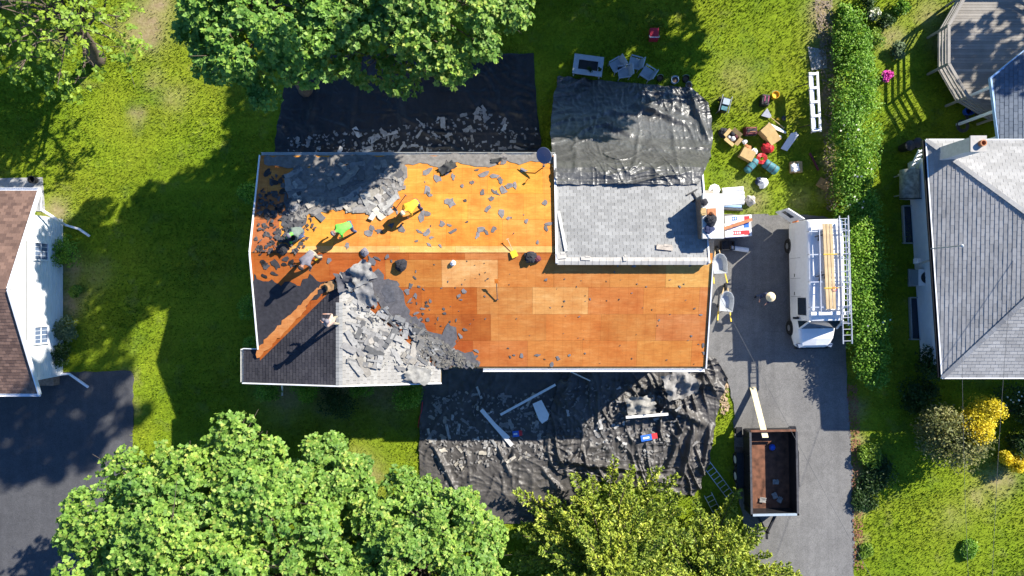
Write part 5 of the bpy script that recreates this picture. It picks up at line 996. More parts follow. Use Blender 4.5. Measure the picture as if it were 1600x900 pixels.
cr = thing('black_crate', 'black plastic crate on the driveway against the pallet', 'crate', P(1135, 384)); c = P(1135, 384, .0); m = MB()
for k in range(5): m.bar(c + Vector((-.3 + k * .15, -.22, .3)), c + Vector((-.3 + k * .15, .22, .3)), .025, .03)
for k in (-1, 1): m.box(c + Vector((0, k * .22, .15)), (.66, .03, .3)); m.box(c + Vector((k * .32, 0, .15)), (.03, .44, .3))
obj('shell', m, M['black_plastic'], cr); m = MB(); m.box(c + Vector((0, 0, .02)), (.6, .4, .03)); obj('base', m, M['dark_grey'], cr)
# ------------------------------------------------------------------ things set out on the lawn
def bucket(label, px, py, r, h, mat, fill=None, z=0, group=None, name='bucket', cat='bucket'):
    c = P(px, py, z); b = thing(name, label, cat, c, group); m = MB(); m.lathe(c, [(r * .85, 0), (r, h), (r * .93, h), (r * .8, .03), (0, .03)], 16); obj('shell', m, M[mat], b, False)
    m = MB(); m.tube([c + Vector((r * 1.02 * math.cos(t), r * .5 * math.sin(t) + r * .6, h * .9 + .02)) for t in [k * math.pi / 8 for k in range(9)]], .008, 5); obj('handle', m, M['grey_metal'], b)
    if fill: m = MB(); m.lathe(c, [(0, h * .75), (r * .85, h * .72)], 14); m.f = [tuple(f) for f in m.f]; obj('contents', m, M[fill], b)
    return b
bucket('orange yellow bucket on the grass beside a tool bag', 1208, 151, .19, .38, 'yellow', 'tool_yellow')
def toolbag(label, px, py, w, d, h, yaw, mat, lin='pink'):
    c = P(px, py); t = thing('tool_bag', label, 'tool bag', c); R = Matrix.Rotation(yaw, 3, 'Z'); m = MB(); wv = lambda x, y, z: c + R @ Vector((x, y, z))
    frus = lambda m, x, y, z0, z1, k: frustum(m, [wv(-x, -y, z0), wv(x, -y, z0), wv(x, y, z0), wv(-x, y, z0)], [wv(-x * k, -y * k, z1), wv(x * k, -y * k, z1), wv(x * k, y * k, z1), wv(-x * k, y * k, z1)])
    frus(m, w / 2, d / 2, 0, h, .85); obj('body', m, M[mat], t); m = MB(); m.box(wv(0, 0, h + .005), (w * .7, d * .45, .03), R); obj('opening', m, M['black_plastic'], t)
    for s in (-1, 1): m = MB(); m.tube([wv(-w * .3, s * d * .3, h), wv(-w * .2, s * d * .22, h + .14), wv(w * .2, s * d * .22, h + .14), wv(w * .3, s * d * .3, h)], .018, 6); obj('strap', m, M[lin], t)
    for k in range(3): m = MB(); m.box(wv(-w * .3 + k * w * .3, -d / 2 * .98, h * .4), (w * .2, .05, h * .5), R); obj('pocket', m, M['dark_grey'], t)
toolbag('black tool bag with pinkish straps beside the orange yellow bucket', 1193, 158, .6, .42, .32, 1.45, 'black_plastic'); toolbag('dark maroon tool bag in front of the open cardboard boxes', 1171, 206, .66, .42, .34, .05, 'maroon', 'clay')
def carton(label, px, py, w, d, h, yaw, open_=True, inside=None):
    c = P(px, py); t = thing('cardboard_box', label, 'box', c); R = Matrix.Rotation(yaw, 3, 'Z'); wv = lambda x, y, z: c + R @ Vector((x, y, z)); m = MB()
    for s in (-1, 1): m.box(wv(s * w / 2, 0, h / 2), (.012, d, h), R); m.box(wv(0, s * d / 2, h / 2), (w - .014, .012, h), R)
    m.box(wv(0, 0, .012), (w - .02, d - .02, .02), R); obj('body', m, M['cardboard'], t)
    if open_:
        for sx, sy in ((1, 0), (-1, 0), (0, 1), (0, -1)):
            m = MB(); a = .5 if sx + sy > 0 else .15; q = w / 2 if sx else d / 2; L = .18
            if sx: p = [(sx * q, -d / 2, h), (sx * q, d / 2, h), (sx * (q + L), d / 2, h + L * a), (sx * (q + L), -d / 2, h + L * a)]
            else: p = [(-w / 2, sy * q, h), (w / 2, sy * q, h), (w / 2, sy * (q + L), h + L * a), (-w / 2, sy * (q + L), h + L * a)]
            m.slab([wv(*z) for z in p], .008); obj('flap', m, M['cardboard'], t)
    else:
        for s in (-1, 1): m = MB(); m.box(wv(s * w * .25, 0, h + .006), (w / 2 - .004, d, .01), R); obj('flap', m, M['cardboard'], t)
    if inside:
        for k, (mt, x, y, s) in enumerate(inside): m = MB(); m.lathe(wv(x, y, h * .5), [(s, 0), (s * 1.1, s), (s * .6, s * 1.7), (0, s * 1.9)], 8); obj('packed_item', m, M[mt], t)
carton('large open cardboard box next to the red bag', 1195, 207, .62, .5, .5, .75, False); carton('open cardboard box tilted beside the large box', 1205, 218, .6, .5, .32, .6, False); carton('cardboard box beside the teal duffel bags', 1165, 243, .68, .52, .36, -.5, False)
carton('cardboard box holding white sheeting on the grass', 1242, 262, .58, .55, .22, .05, False); carton('open carton of dark odds and ends by the shiny tarp', 1143, 216, .55, .45, .25, -.7, True, [('white_plastic', .05, -.05, .12), ('dark_cloth', -.12, .1, .12), ('maroon', .1, .12, .1), ('white_plastic', -.15, -.1, .08)])
m = MB(); c = P(1242, 262, .25); m.box(c, (.4, .36, .1), .1); m.box(c + Vector((.05, -.1, .08)), (.3, .2, .08), .4); m.box(c + Vector((-.08, .1, .07)), (.2, .2, .06), .9); tag(obj('sheeting_bundle', m, M['white_plastic']), 'white folded sheeting lying on the cardboard box', 'sheeting')
m = MB(); c = P(1287, 288, .03); m.box(c, (.66, .5, .03), -.55); m.box(c + Vector((.02, .03, .022)), (.6, .44, .012), -.5); tag(obj('cardboard_sheet', m, M['cardboard_dark']), 'flat brown cardboard lying in the hedge shade', 'cardboard')
def sack(label, px, py, r, h, mat, seed, name='bag', cat='bag', sx=1.0):
    m = MB(); c = P(px, py); rr = random.Random(seed); n = 12; prof = [(.75, 0), (1, .25), (.95, .55), (.6, .85), (.2, 1.0), (.0, .97)]; vs = []; fs = []
    for i, (a, z) in enumerate(prof):
        for k in range(n): t = 2 * math.pi * k / n; q = r * a * (1 + rr.uniform(-.22, .22)); vs.append(c + Vector((q * math.cos(t) * sx, q * math.sin(t), h * z * (1 + rr.uniform(-.1, .1)))))
    for i in range(len(prof) - 1):
        for k in range(n): fs.append((i * n + k, i * n + (k + 1) % n, (i + 1) * n + (k + 1) % n, (i + 1) * n + k))
    m.add(vs, fs); return tag(obj(name, m, M[mat]), label, cat)
sack('crumpled red bag beside the open cardboard boxes', 1198, 231, .3, .34, 'red', 1); sack('black cloth heap beside the carton of odds and ends', 1130, 208, .26, .25, 'dark_cloth', 2); sack('white and blue plastic bag on the grass near the white rolls', 1191, 287, .26, .3, 'white_plastic', 3); sack('dark blue cloth beside the white plastic bag', 1186, 284, .2, .22, 'navy', 4)
sack('white plastic bag between the boxes and the duffel bags', 1178, 238, .18, .2, 'white_plastic', 5); sack('brown leather pouch behind the cardboard box', 1167, 232, .2, .18, 'clay', 6); sack('small white plastic tub on the grass', 1163, 222, .13, .12, 'white_plastic', 7); sack('grey mesh debris sack beside the white rolls', 1171, 314, .27, .35, 'concrete', 8); sack('small white crumpled paper near the boxes', 1218, 214, .1, .1, 'white_plastic', 9); sack('small black and white tape reel on the lawn', 1224, 185, .12, .12, 'dark_grey', 10); sack('small yellow glove on the grass by the scraper', 1216, 186, .08, .06, 'tool_yellow', 11)
def duffel(label, a, b, r):
    a, b = Vector(a), Vector(b); t = thing('duffel_bag', label, 'duffel bag', (a + b) / 2 - Vector((0, 0, r)), 'teal duffel bags on the lawn'); m = MB(); d = (b - a); m.tube([a + d * f for f in (0, .06, .3, .6, .94, 1)], [r * .8, r, r * .95, r * 1.03, r, r * .8], 14); obj('body', m, M['teal'], t, True)
    for f in (.3, .7): p = a + d * f; m = MB(); n = d.normalized(); m.tube([p - n * .02, p + n * .02], r * 1.06, 14); obj('strap', m, M['dark_grey'], t)
duffel('teal duffel bag pointing toward the shiny tarp', P(1166, 268, .2), P(1182, 250, .2), .2); duffel('teal duffel bag pointing away from the shiny tarp', P(1194, 254, .24), P(1214, 268, .24), .24)
m = MB(); c = P(1190, 248, .32)
for r in (.13, .2, .26): m.tube([c + Vector((r * math.cos(t), r * math.sin(t), .03 * math.sin(3 * t) + .05 * r)) for t in [k * .5236 for k in range(13)]], .035, 6, caps=False)
tag(obj('hose_coil', m, M['red']), 'coiled red hose lying on the duffel bags', 'hose')
gen = thing('generator', 'dark portable generator with silver frame on the lawn', 'generator', P(1128, 167)); c = P(1128, 167); R = Matrix.Rotation(-.25, 3, 'Z'); m = MB(); m.box(c + Vector((0, 0, .3)), (.4, .7, .4), R); obj('engine', m, M['black_plastic'], gen); m = MB(); m.box(c + R @ Vector((.02, .12, .56)), (.34, .3, .12), R); obj('fuel_tank', m, M['furniture_grey'], gen)
m = MB(); m.box(c + R @ Vector((0, -.22, .53)), (.3, .2, .1), R); obj('panel', m, M['teal'], gen)
for s in (-1, 1): m = MB(); m.tube([c + R @ Vector((s * .24, -.42, 0)), c + R @ Vector((s * .24, -.42, .62)), c + R @ Vector((s * .24, .42, .62)), c + R @ Vector((s * .24, .42, 0))], .02, 6); obj('frame_tube', m, M['grey_metal'], gen); m = MB(); m.lathe(c + R @ Vector((s * .26, .3, .12)), [(0, -.04), (.12, -.04), (.12, .04), (0, .04)], 12, R @ Matrix.Rotation(math.pi / 2, 3, 'Y')); obj('wheel', m, M['rubber'], gen)
def shovel(label, a, b, name, hm, bm, bw=.22, bl=.28, tri=False, cat='shovel', hr=.018):
    a, b = Vector(a), Vector(b); t = thing(name, label, cat, b.copy()); m = MB(); m.tube([a, b], hr, 7); obj('handle', m, M[hm], t); d = (b - a).normalized(); s = d.cross(Vector((0, 0, 1))).normalized(); u = Vector((0, 0, .012))
    m = MB(); p = [b + s * bw * (.15 if tri else .5), b - s * bw * (.15 if tri else .5), b + d * bl - s * bw * .5, b + d * bl + s * bw * .5]; m.slab([q + u for q in p], .02); obj('blade', m, M[bm], t); m = MB(); m.bar(a - s * .06, a + s * .06, .035, .035); obj('grip', m, M[hm], t)
shovel('grey triangular scraper with long wooden handle on the lawn', P(1225, 200, .1), P(1204, 183, .08), 'roof_scraper', 'lumber', 'grey_metal', .5, .42, True, 'scraper')
for k in range(4): board('gutter_piece', ['white gutter offcut fanned on the lawn, outermost of the bunch', 'white gutter offcut second in the bunch', 'blue lined gutter offcut in the bunch', 'short gutter offcut at the bottom of the bunch'][k], P(1200 + k * 2, 193 + k * 2, .06 + .04 * k), P(1222 + k * 2, 203 + k * 1.5, .06 + .04 * k), .09, .05, 'white_paint' if k != 2 else 'pale_blue', 'gutter piece')
m = MB(); m.slab([P(1244, 206, .25), P(1248, 211, .25), P(1230, 236, .06), P(1220, 232, .06), P(1236, 208, .22)], .03); m.bar(P(1224, 231, .0), P(1240, 209, .18), .05, .03); tag(obj('sheet_metal', m, M['white_paint']), 'white metal panel with blue reflection lying on the lawn', 'panel')
board('pink_pipe', 'thin pinkish pipe lying in the hedge shade', P(1265, 239, .05), P(1279, 266, .05), .09, .08, 'maroon', 'pipe')
m = MB(); m.lathe(P(1113, 298, .0), [(.14, 0), (.15, .36), (.3, .37), (.3, .39), (.06, .4), (.05, .38)], 8); u_ = tag(obj('umbrella_base', m, M['white_plastic']), 'white eight sided parasol base with dark centre', 'parasol base')
m = MB(); m.lathe(P(1113, 298, .385), [(.07, 0), (.06, .05), (0, .06)], 8); hub = obj('hub', m, M['black_plastic'], u_)
hub.location = (0, 0, 0)
# siding brake on legs
bk = thing('bending_brake', 'long white metal bending brake standing on legs on the lawn', 'bending brake', P(1266, 165)); A, Bk = P(1271, 113, 1.0), P(1276, 206, 1.0); d = (Bk - A).normalized(); s = Vector((1, .05, 0)); Lb = (Bk - A).length
for off, z, w, nm, mt in ((-.17, 1.0, .16, 'clamp_bar', 'white_paint'), (.17, 1.03, .1, 'bending_leaf', 'white_paint'), (-.05, .92, .1, 'base_rail', 'aluminium')): m = MB(); m.bar(A + s * off + Vector((0, 0, z - 1)), Bk + s * off + Vector((0, 0, z - 1)), w, .09); obj(nm, m, M[mt], bk)
for k in range(5): p = A + d * (Lb * (.03 + k * .235)); m = MB(); m.bar(p + s * -.24, p + s * .2 + Vector((0, 0, .03)), .12, .14); obj('casting', m, M['white_paint'], bk); m = MB(); m.box(p + s * -.27 + d * .1, (.06, .1, .08)); obj('hinge', m, M['dark_grey'], bk)
for f in (.15, .85):
    p = A + d * Lb * f; m = MB()
    for sx in (-1, 1): m.bar(p + Vector((0, 0, -.1)), Vector((p.x + sx * .45, p.y, 0)), .04, .04)
    m.bar(Vector((p.x - .25, p.y, .45)), Vector((p.x + .25, p.y, .45)), .03, .03); obj('leg_frame', m, M['black_metal'], bk)
# garden furniture in the shade
ft = thing('fire_table', 'pale grey garden table with dark rectangular centre', 'table', P(919, 103)); c = P(919, 102, .6); R = Matrix.Rotation(-.13, 3, 'Z'); wv = lambda x, y, z: c + R @ Vector((x, y, z))
for (x, y, w, dd) in ((0, .37, 1.5, .26), (0, -.37, 1.5, .26), (-.62, 0, .26, .474), (.62, 0, .26, .474)): m = MB(); m.box(wv(x, y, 0), (w, dd, .05), R); obj('top_board', m, M['furniture_grey'], ft)
m = MB(); m.box(wv(0, 0, -.03), (.96, .46, .02), R); obj('burner_tray', m, M['black_metal'], ft); m = MB(); m.box(wv(0, 0, -.3), (1.2, .7, .5), R); obj('cabinet', m, M['dark_grey'], ft)
for sx in (-1, 1):
    for sy in (-1, 1): m = MB(); m.bar(wv(sx * .65, sy * .42, -.6), wv(sx * .65, sy * .42, -.03), .06, .06, (1, 0, 0)); obj('leg', m, M['furniture_grey'], ft)
for k, (px, py) in enumerate([(922, 110), (937, 109)]): p = P(px, py, .63); shrub('potted_plant', ['round potted plant on the grey garden table', 'smaller potted plant at the corner of the grey garden table'][k], p, .14 if k == 0 else .1, .2, 160, 'dark_leaf', .07, 150 + k, None, 4, False, 'plant', None, False); 
def chair(label, px, py, yaw):
    c = P(px, py); t = thing('garden_chair', label, 'chair', c, 'grey garden chairs on the shaded lawn'); R = Matrix.Rotation(yaw, 3, 'Z'); wv = lambda x, y, z: c + R @ Vector((x, y, z))
    m = MB(); m.box(wv(0, 0, .4), (.56, .54, .05), R); obj('seat', m, M['furniture_grey'], t); m = MB(); m.bar(wv(0, -.27, .42), wv(0, -.42, .95), .54, .04, R @ Vector((0, 1, .3))); obj('backrest', m, M['furniture_grey'], t)
    for s in (-1, 1):
        m = MB(); m.bar(wv(s * .3, .27, .62), wv(s * .3, -.32, .64), .06, .03); obj('armrest', m, M['furniture_grey'], t)
        for y in (.25, -.27): m = MB(); m.bar(wv(s * .29, y, 0), wv(s * .29, y, .62), .035, .035, (1, 0, 0)); obj('leg', m, M['furniture_grey'], t)
chair('grey garden chair beside the dark centred table', 961, 107, 2.1); chair('grey garden chair overlapping the tarp edge', 972, 117, 1.7); chair('grey garden chair behind the others with back to the hedge', 989, 103, 1.3); chair('grey garden chair nearest the flower pots', 1008, 118, 1.0)
for k, (px, py, r, h, mt, lb) in enumerate([(1030, 124, .16, .26, 'black_plastic', 'black flower pot beside the garden chair'), (1053, 127, .19, .3, 'pale_blue', 'pale blue round flower pot at the tarp edge'), (1070, 125, .17, .28, 'black_plastic', 'black flower pot beside the pale blue pot'), (1075, 134, .16, .2, 'concrete', 'grey stone pot at the corner of the shiny tarp')]): bucket(lb, px, py, r, h, mt, 'soil', 0, None, 'flower_pot', 'pot')
co = thing('cooler', 'red cooler with white rim on the shaded lawn', 'cooler', P(1020, 58)); c = P(1020, 57); m = MB(); m.box(c + Vector((0, 0, .2)), (.42, .58, .38)); obj('tub', m, M['cooler_red'], co); m = MB(); m.box(c + Vector((0, .03, .41)), (.44, .5, .05)); obj('lid', m, M['cooler_red'], co)
m = MB(); m.tube([c + Vector((-.24, -.05, .3)), c + Vector((-.24, -.2, .46)), c + Vector((.24, -.2, .46)), c + Vector((.24, -.05, .3))], .02, 6); obj('handle', m, M['white_plastic'], co)
# junk in the corner below the round deck
tag(obj('blue_tub', MB().lathe(P(1509, 175), [(.18, 0), (.25, .35), (.22, .35), (.17, .06), (0, .06)], 12), M['blue']), 'blue plastic tub in the corner below the round deck', 'tub')
for k, (px, py) in enumerate([(1518, 180), (1504, 197)]): m = MB(); c = P(px, py, .12); [m.tube([c + Vector((r * math.cos(t), r * math.sin(t), .02 * k)) for t in [q * .5236 for q in range(13)]], .03, 6, caps=False) for r in (.2, .26, .31)]; tag(obj('hose_coil', m, M['dark_grey']), ['coiled dark hose beside the blue tub', 'coiled dark hose between the blue tub and the hip roof'][k], 'hose')
# ------------------------------------------------------------------ tools and odds on the roofs
shovel('long handled roofing shovel with yellow blade lying across the ridge', on_roof(793, 374) + Vector((0, 0, .25)), on_roof(801, 392) + Vector((0, 0, .08)), 'roofing_shovel', 'lumber', 'tool_yellow', .28, .3)
shovel('orange headed push shovel standing on the south slope decking', on_roof(777, 468) + Vector((0, 0, .06)), on_roof(776, 443) + Vector((0, 0, .3)), 'roofing_shovel', 'dark_grey', 'orange', .16, .22)
def roofsack(label, px, py, r, h, mat, seed, name, cat):
    p = on_roof(px, py); o = sack(label, px, py, r, h, mat, seed, name, cat); o.location = p + Vector((0, 0, .02)); return o
rb = roofsack('black tool belt heap with grey straps on the south slope', 627, 415, .26, .2, 'dark_cloth', 21, 'tool_belt', 'tool belt'); roofsack('black tool belt beside the ridge near the white roof', 829, 402, .26, .2, 'dark_cloth', 22, 'tool_belt', 'tool belt'); roofsack('brown leather pouch behind the black tool belt', 839, 405, .17, .15, 'maroon', 23, 'tool_pouch', 'pouch'); roofsack('small white topped pouch on the pale plywood sheet', 708, 411, .12, .13, 'white_plastic', 24, 'tool_pouch', 'pouch'); roofsack('black cloth heap on the shaded decking corner', 443, 390, .26, .2, 'dark_cloth', 25, 'cloth_heap', 'cloth'); roofsack('grey felt clump at the ridge with torn legs', 570, 394, .18, .12, 'shirt_grey', 26, 'felt_clump', 'felt')
cz = 6.34
for k, (px, py, r, h, mt, nm, lb, ct) in enumerate([(1100, 316, .16, .1, 'dark_cloth', 'work_glove', 'pair of dark work gloves on the chimney crown', 'gloves'), (1109, 345, .24, .22, 'dark_cloth', 'tool_belt', 'dark tool belt heap on the chimney crown', 'tool belt'), (1108, 358, .22, .1, 'navy', 'folded_cloth', 'dark blue cloth on the chimney crown', 'cloth'), (1111, 366, .18, .06, 'white_plastic', 'paper_sheet', 'crumpled white paper at the chimney crown end', 'paper')]):
    o = sack(lb, px, py, r, h, mt, 30 + k, nm, ct); o.location = P(px, py, cz)
m = MB(); m.box(P(1099, 331, cz + .09), (.2, .3, .18), .1); m.box(P(1099, 331, cz + .19), (.21, .14, .01), .12); tag(obj('small_carton', m, M['cardboard']), 'small cardboard carton on the chimney crown', 'box')
m = MB(); m.lathe(P(1112, 334, cz), [(.14, 0), (.1, .05), (.05, .22), (0, .24)], 8); m.box(P(1112, 332, cz + .015), (.36, .34, .03), .05); tag(obj('vent_flashing', m, M['clay']), 'orange brown vent flashing on the chimney crown', 'flashing')
# ------------------------------------------------------------------ people
def person(label, base, yaw, J, mats, hat, lean_tool=None, group=None):
    base = Vector(base); root = thing('person', label, 'person', base, group); R = Matrix.Rotation(yaw, 3, 'Z')
    names = list(J); idx = {n: i for i, n in enumerate(names)}; E = []; edges = [('pelvis', 'waist'), ('waist', 'chest'), ('chest', 'neck'), ('neck', 'jaw'), ('jaw', 'head')]
    for s in 'LR': edges += [('pelvis', 'hip' + s), ('hip' + s, 'knee' + s), ('knee' + s, 'ankle' + s), ('ankle' + s, 'toe' + s), ('chest', 'sho' + s), ('sho' + s, 'elb' + s), ('elb' + s, 'wri' + s), ('wri' + s, 'palm' + s)]
    rad = dict(face=.01, pelvis=.15, waist=.145, chest=.16, neck=.06, jaw=.08, head=.1, hip=.1, knee=.07, ankle=.05, toe=.045, sho=.075, elb=.05, wri=.034, palm=.036)
    V = [Vector(J[n]) for n in names]; rr = [rad[n] if n in rad else rad[n[:-1]] for n in names]; names2 = names[:]
    for s in 'LR':                                            # fingers and thumb
        p = Vector(J['palm' + s]); d = (p - Vector(J['wri' + s])).normalized(); sd = d.cross(Vector((0, 1, .2))).normalized()
        for q, (o, L) in enumerate(((-.03, .07), (-.01, .085), (.012, .08), (.033, .06), (.05, .035))):
            for f, w in ((.5, .011), (1, .009)): V.append(p + sd * o * (1 + .2 * f) + d * L * f + Vector((0, .02 * f * f, -.015 * f))); rr.append(w); names2.append('fing%s%d_%d' % (s, q, int(f * 2)))
            edges.append(('palm' + s, 'fing%s%d_1' % (s, q))); edges.append(('fing%s%d_1' % (s, q), 'fing%s%d_2' % (s, q)))
    nz = Vector(J['head']).lerp(Vector(J['jaw']), .45); fd = Vector(J['face']) if 'face' in J else Vector((0, 1, 0)); idx = {n: i for i, n in enumerate(names2)}
    keep = [i for i, n in enumerate(names2) if n != 'face']; rem = {o: k for k, o in enumerate(keep)}
    me = bpy.data.meshes.new('body'); me.from_pydata([V[i] for i in keep], [(rem[idx[a]], rem[idx[b]]) for a, b in edges], []); o = bpy.data.objects.new('body_build', me); COL.objects.link(o)
    sk = o.modifiers.new('skin', 'SKIN'); sk.use_smooth_shade = True
    for k, i in enumerate(keep): me.skin_vertices[0].data[k].radius = (rr[i], rr[i]); me.skin_vertices[0].data[k].use_root = names2[i] == 'pelvis'
    sub = o.modifiers.new('sub', 'SUBSURF'); sub.levels = 1; dg = bpy.context.evaluated_depsgraph_get(); m2 = bpy.data.meshes.new_from_object(o.evaluated_get(dg)); bpy.data.objects.remove(o)
    m2.materials.clear()
    for q in mats: m2.materials.append(M[q])                  # shirt, trousers, skin, shoes
    seg = [(V[idx[a]], V[idx[b]], 3 if b.startswith('toe') else 2 if (b.startswith(('palm', 'fing', 'jaw', 'head'))) else 1 if b[:-1] in ('hip', 'knee', 'ankle') else 0) for a, b in edges]
    for pl in m2.polygons:
        c = pl.center; best = min(seg, key=lambda sg: (c - (sg[0] + (sg[1] - sg[0]) * max(0, min(1, (c - sg[0]).dot(sg[1] - sg[0]) / max(1e-6, (sg[1] - sg[0]).length_squared))))).length); pl.material_index = best[2]
    for v in m2.vertices: v.co = R @ v.co
    b = bpy.data.objects.new('body', m2); link(b, root); ROOT[b.name] = base
    hd = Vector(J['head']); up = (hd - Vector(J['jaw'])).normalized(); fd = (fd - up * fd.dot(up)).normalized(); sd = fd.cross(up); W = lambda v: base + R @ v; HM = R @ Matrix((sd, fd, up)).transposed()
    for s in (-1, 1): m = MB(); m.lathe(W(nz + fd * .085 + sd * s * .032 + up * .02), [(0, -.012), (.012, 0), (0, .012)], 8); obj('eye', m, M['black_plastic'], b)
    m = MB(); m.lathe(W(nz + fd * .095 - up * .012), [(.016, -.02), (.012, .01), (.003, .03)], 6, HM); obj('nose', m, M['skin'], b); m = MB(); m.box(W(nz + fd * .088 - up * .055), (.045, .012, .01), HM); obj('mouth', m, M['clay'], b)
    for s in (-1, 1): m = MB(); m.lathe(W(nz + sd * s * .092), [(0, -.03), (.016, 0), (0, .03)], 7, HM); obj('ear', m, M['skin'], b)
    kind, hm = hat; m = MB()
    if kind == 'brim': m.lathe(W(hd + up * .03), [(.24, -.01), (.235, .008), (.12, .02), (.1, .11), (.05, .125), (0, .115)], 20, HM)
    elif kind == 'cap': m.lathe(W(hd + up * .0), [(.115, -.02), (.116, .03), (.09, .085), (0, .115)], 16, HM); m.box(W(hd + fd * .15 + up * .01), (.15, .12, .014), HM)
    else: m.lathe(W(hd + up * .0), [(.108, -.06), (.112, .03), (.085, .08), (0, .108)], 16, HM)
    obj('hat' if kind != 'hair' else 'hair', m, M[hm], root, True); return root
def bent(reach=.5, spread=.25, drop=.35, arm=(.22, .45, .25)):
    x, y, z = arm
    J = dict(pelvis=(0, -.12, .84), waist=(0, .03, .97), chest=(0, .28, 1.08), neck=(0, .45, 1.12), jaw=(0, .54, 1.1), head=(0, .63, 1.1), face=(0, .5, -.85))
    for s, k in (('L', -1), ('R', 1)): J.update({'hip' + s: (k * .11, -.12, .8), 'knee' + s: (k * (.12 + spread * .3), -.02, .45), 'ankle' + s: (k * spread, -.1, .08), 'toe' + s: (k * spread * 1.1, .08, .04), 'sho' + s: (k * .21, .36, 1.05), 'elb' + s: (k * .27, .42, .78), 'wri' + s: (k * x, y + .1, .55), 'palm' + s: (k * x * .95, y + .15, .47)})
    return J
def stand(fwd=.4):
    J = dict(pelvis=(0, 0, .92), waist=(0, 0, 1.1), chest=(0, .02, 1.32), neck=(0, .03, 1.47), jaw=(0, .05, 1.55), head=(0, .05, 1.65), face=(0, 1, 0))
    for s, k in (('L', -1), ('R', 1)): J.update({'hip' + s: (k * .1, 0, .88), 'knee' + s: (k * .12, .05 * k, .48), 'ankle' + s: (k * .13, .1 * k - .03, .08), 'toe' + s: (k * .15, .1 * k + .14, .04), 'sho' + s: (k * .2, .0, 1.38), 'elb' + s: (k * .27, .08, 1.1), 'wri' + s: (k * .2, .3, 1.05), 'palm' + s: (k * .17, .38, 1.06)})
    return J
def crouch():
    J = dict(pelvis=(0, -.1, .42), waist=(0, -.02, .58), chest=(0, .14, .76), neck=(0, .26, .88), jaw=(0, .33, .93), head=(0, .4, .99), face=(0, .8, -.5))
    for s, k in (('L', -1), ('R', 1)): J.update({'hip' + s: (k * .11, -.08, .4), 'knee' + s: (k * .2, .32, .46), 'ankle' + s: (k * .17, .05, .08), 'toe' + s: (k * .19, .22, .04), 'sho' + s: (k * .2, .16, .8), 'elb' + s: (k * .27, .36, .6), 'wri' + s: (k * .18, .55, .42), 'palm' + s: (k * .16, .62, .37)})
    return J
def foot(px, py): return on_roof(px, py) + Vector((0, 0, .0))
person('roofer in bright lime shirt and jeans bending over the north slope', foot(550, 356), 2.1, bent(), ('lime', 'denim', 'skin', 'dark_cloth'), ('cap', 'shirt_grey'))
person('roofer in yellow safety shirt bending with a tear off bar', foot(652, 322), 2.3, bent(), ('hivis', 'navy', 'skin', 'dark_cloth'), ('hair', 'straw'))
person('roofer in grey shirt bending at the ridge with a yellow shovel', foot(494, 400), 2.6, bent(), ('shirt_grey', 'khaki', 'skin', 'dark_cloth'), ('cap', 'dark_cloth'))
person('roofer in pale pinkish shirt standing on the gable ridge', foot(528, 500), 1.2, stand(), ('shirt_pink', 'khaki', 'skin', 'dark_cloth'), ('cap', 'shirt_grey'))
person('roofer in dark green grey clothes with lime glove crouching in shade', foot(474, 362), 2.2, crouch(), ('shirt_shade', 'denim', 'lime', 'dark_cloth'), ('cap', 'shirt_grey'))
person('man in wide straw hat and dark blue clothes standing on the driveway', P(1186, 462, .012), 2.6, stand(), ('navy', 'denim', 'skin', 'dark_cloth'), ('brim', 'straw'))
def held(label, a, b, hm, bm, nm='roofing_shovel'): shovel(label, a, b, nm, hm, bm, .2, .25)
held('yellow handled shovel held by the roofer in grey shirt', foot(485, 391) + Vector((0, 0, .55)), foot(495, 404) + Vector((0, 0, .06)), 'tool_yellow', 'tool_yellow'); held('dark tear off bar held by the roofer in yellow shirt', foot(637, 308) + Vector((0, 0, .6)), foot(619, 326) + Vector((0, 0, .08)), 'dark_grey', 'dark_grey', 'tear_off_bar')
# ------------------------------------------------------------------ cables and their pole
pole = thing('utility_pole', 'wooden utility pole beyond the front lawn', 'pole', (18.2, -18.0, 0)); m = MB(); m.tube([(18.2, -18, -.2), (18.2, -18, 8.6)], [.16, .11], 10); obj('shaft', m, M['bark'], pole); m = MB(); m.bar((17.4, -18, 8.0), (19, -18, 8.0), .1, .1); obj('cross_arm', m, M['bark'], pole)
def cable(label, a, b, sag, r=.014, mat='dark_grey'):
    a, b = Vector(a), Vector(b); m = MB(); m.tube([a.lerp(b, t) - Vector((0, 0, sag * 4 * t * (1 - t))) for t in [k / 14 for k in range(15)]], r, 5); tag(obj('cable', m, M[mat]), label, 'cable')
cable('grey service cable sloping over the driveway from the stripped roof', (8.75, .6, 4.7), (18.0, -18, 7.9), .5, .007); cable('thin cable from the hip roof mast over the olive shrub', mast, (18.5, -18, 8.0), .3, .007); cable('second thin cable running beside the mast cable', (22.7, 2.3, 4.3), (18.9, -18, 8.0), .3, .008)
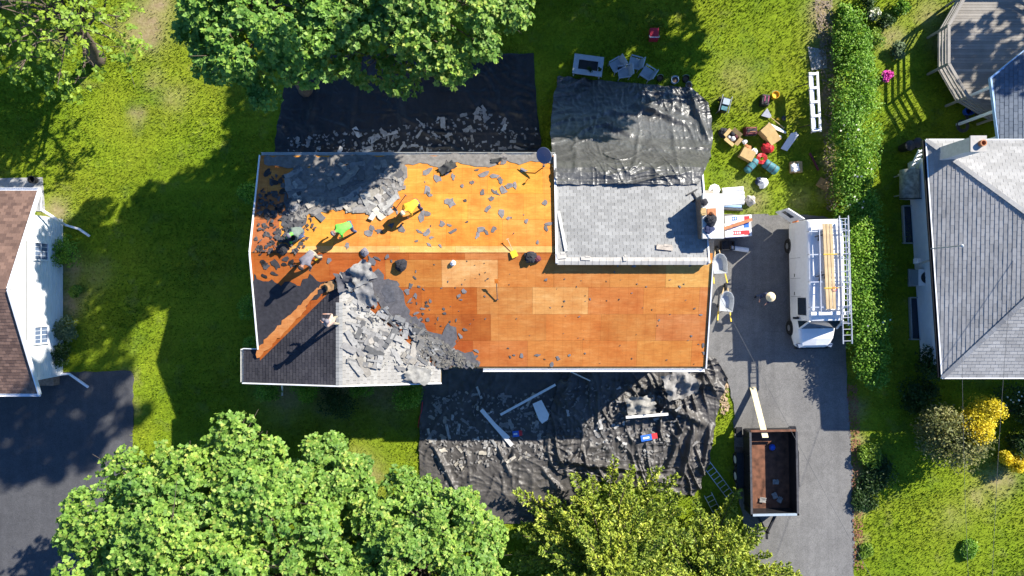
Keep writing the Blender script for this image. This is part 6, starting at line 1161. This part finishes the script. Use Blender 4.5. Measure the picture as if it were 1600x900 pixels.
# ------------------------------------------------------------------ grass blades
NOGO = [DRIVE, LDRIVE, pxpoly([(430, 85), (840, 85), (848, 262), (428, 262)]), pxpoly([(866, 125), (1085, 140), (1112, 185), (1108, 285), (866, 285)]), pxpoly([(655, 560), (1120, 560), (1110, 700), (1085, 770), (905, 816), (735, 816), (660, 745)]), [(-11.6, -4.1), (8.4, -4.1), (8.4, 5.8), (-11.6, 5.8)], [(-40, -4.4), (-23.1, -4.4), (-23.1, 3.4), (-40, 3.4)], [(20.4, -3.7), (40, -3.7), (40, 6.4), (20.4, 6.4)]]
N = 330000; X = NR.uniform(-29, 29, N); Y = NR.uniform(-16.5, 16.5, N); ok = np.ones(N, bool)
for poly in NOGO:
    ins = np.zeros(N, bool)
    for i in range(len(poly)):
        x1, y1 = poly[i][:2]; x2, y2 = poly[i - 1][:2]; c = (y1 > Y) != (y2 > Y); xi = (x2 - x1) * (Y - y1) / ((y2 - y1) if y2 != y1 else 1e-9) + x1; ins ^= c & (X < xi)
    ok &= ~ins
bb = np.zeros(N)
for bx, by, r, s in BW: bb = np.maximum(bb, s * np.exp(-((X - bx) ** 2 + (Y - by) ** 2) / (r * r)))
ok &= NR.uniform(0, 1, N) > bb * .95; X, Y, bb = X[ok], Y[ok], bb[ok]; n = len(X); a = NR.uniform(0, 6.28, n); hgt = NR.uniform(.03, .1, n) * (1 + .6 * np.sin(X * .7) * np.sin(Y * .9)); tl = NR.uniform(.2, 1.2, n); b2 = NR.uniform(0, 6.28, n); w = NR.uniform(.008, .022, n) * 1.6
dx, dy = np.cos(a) * w, np.sin(a) * w; tx, ty = X + np.cos(b2) * hgt * tl, Y + np.sin(b2) * hgt * tl
V = np.empty((n, 3, 3)); V[:, 0] = np.stack([X - dx, Y - dy, np.full(n, -.04)], 1); V[:, 1] = np.stack([X + dx, Y + dy, np.full(n, -.04)], 1); V[:, 2] = np.stack([tx, ty, hgt], 1)
me = mesh_np('lawn_grass', V.reshape(-1, 3), np.arange(n * 3).reshape(-1, 3)); me.materials.append(M['grass_blade']); at = me.attributes.new('bare', 'FLOAT', 'POINT'); at.data.foreach_set('value', np.repeat(bb * .5, 3))
go = bpy.data.objects.new('lawn_grass', me); link(go); tag(go, 'short mown yellow green grass across the lawns', 'grass', None, 'stuff')

m = MB(); m.tube([P(653, 668, .03), P(655, 655, .04), P(659, 640, .03), P(660, 628, .05)], .02, 6); tag(obj('red_rope', m, M['red']), 'short red rope on the grass at the dusty tarp edge', 'rope')

chips('leaf_litter', 'reddish brown leaf litter along the hedge side of the driveway', inpx([(1322, 600), (1338, 600), (1346, 700), (1348, 890), (1334, 890), (1330, 700)]), 900, lambda x, y: (P(x, y, .02), Vector((0, 0, 1))), (.2, .085, .045, 1), .0, .03, .1)
chips('mulch_litter', 'grey brown mulch strewn along the garden bed edge', inpx([(1272, 0), (1300, 0), (1304, 180), (1306, 330), (1290, 330), (1284, 120)]), 1100, lambda x, y: (P(x, y, .02), Vector((0, 0, 1))), (.2, .15, .11, 1), .0, .03, .12)
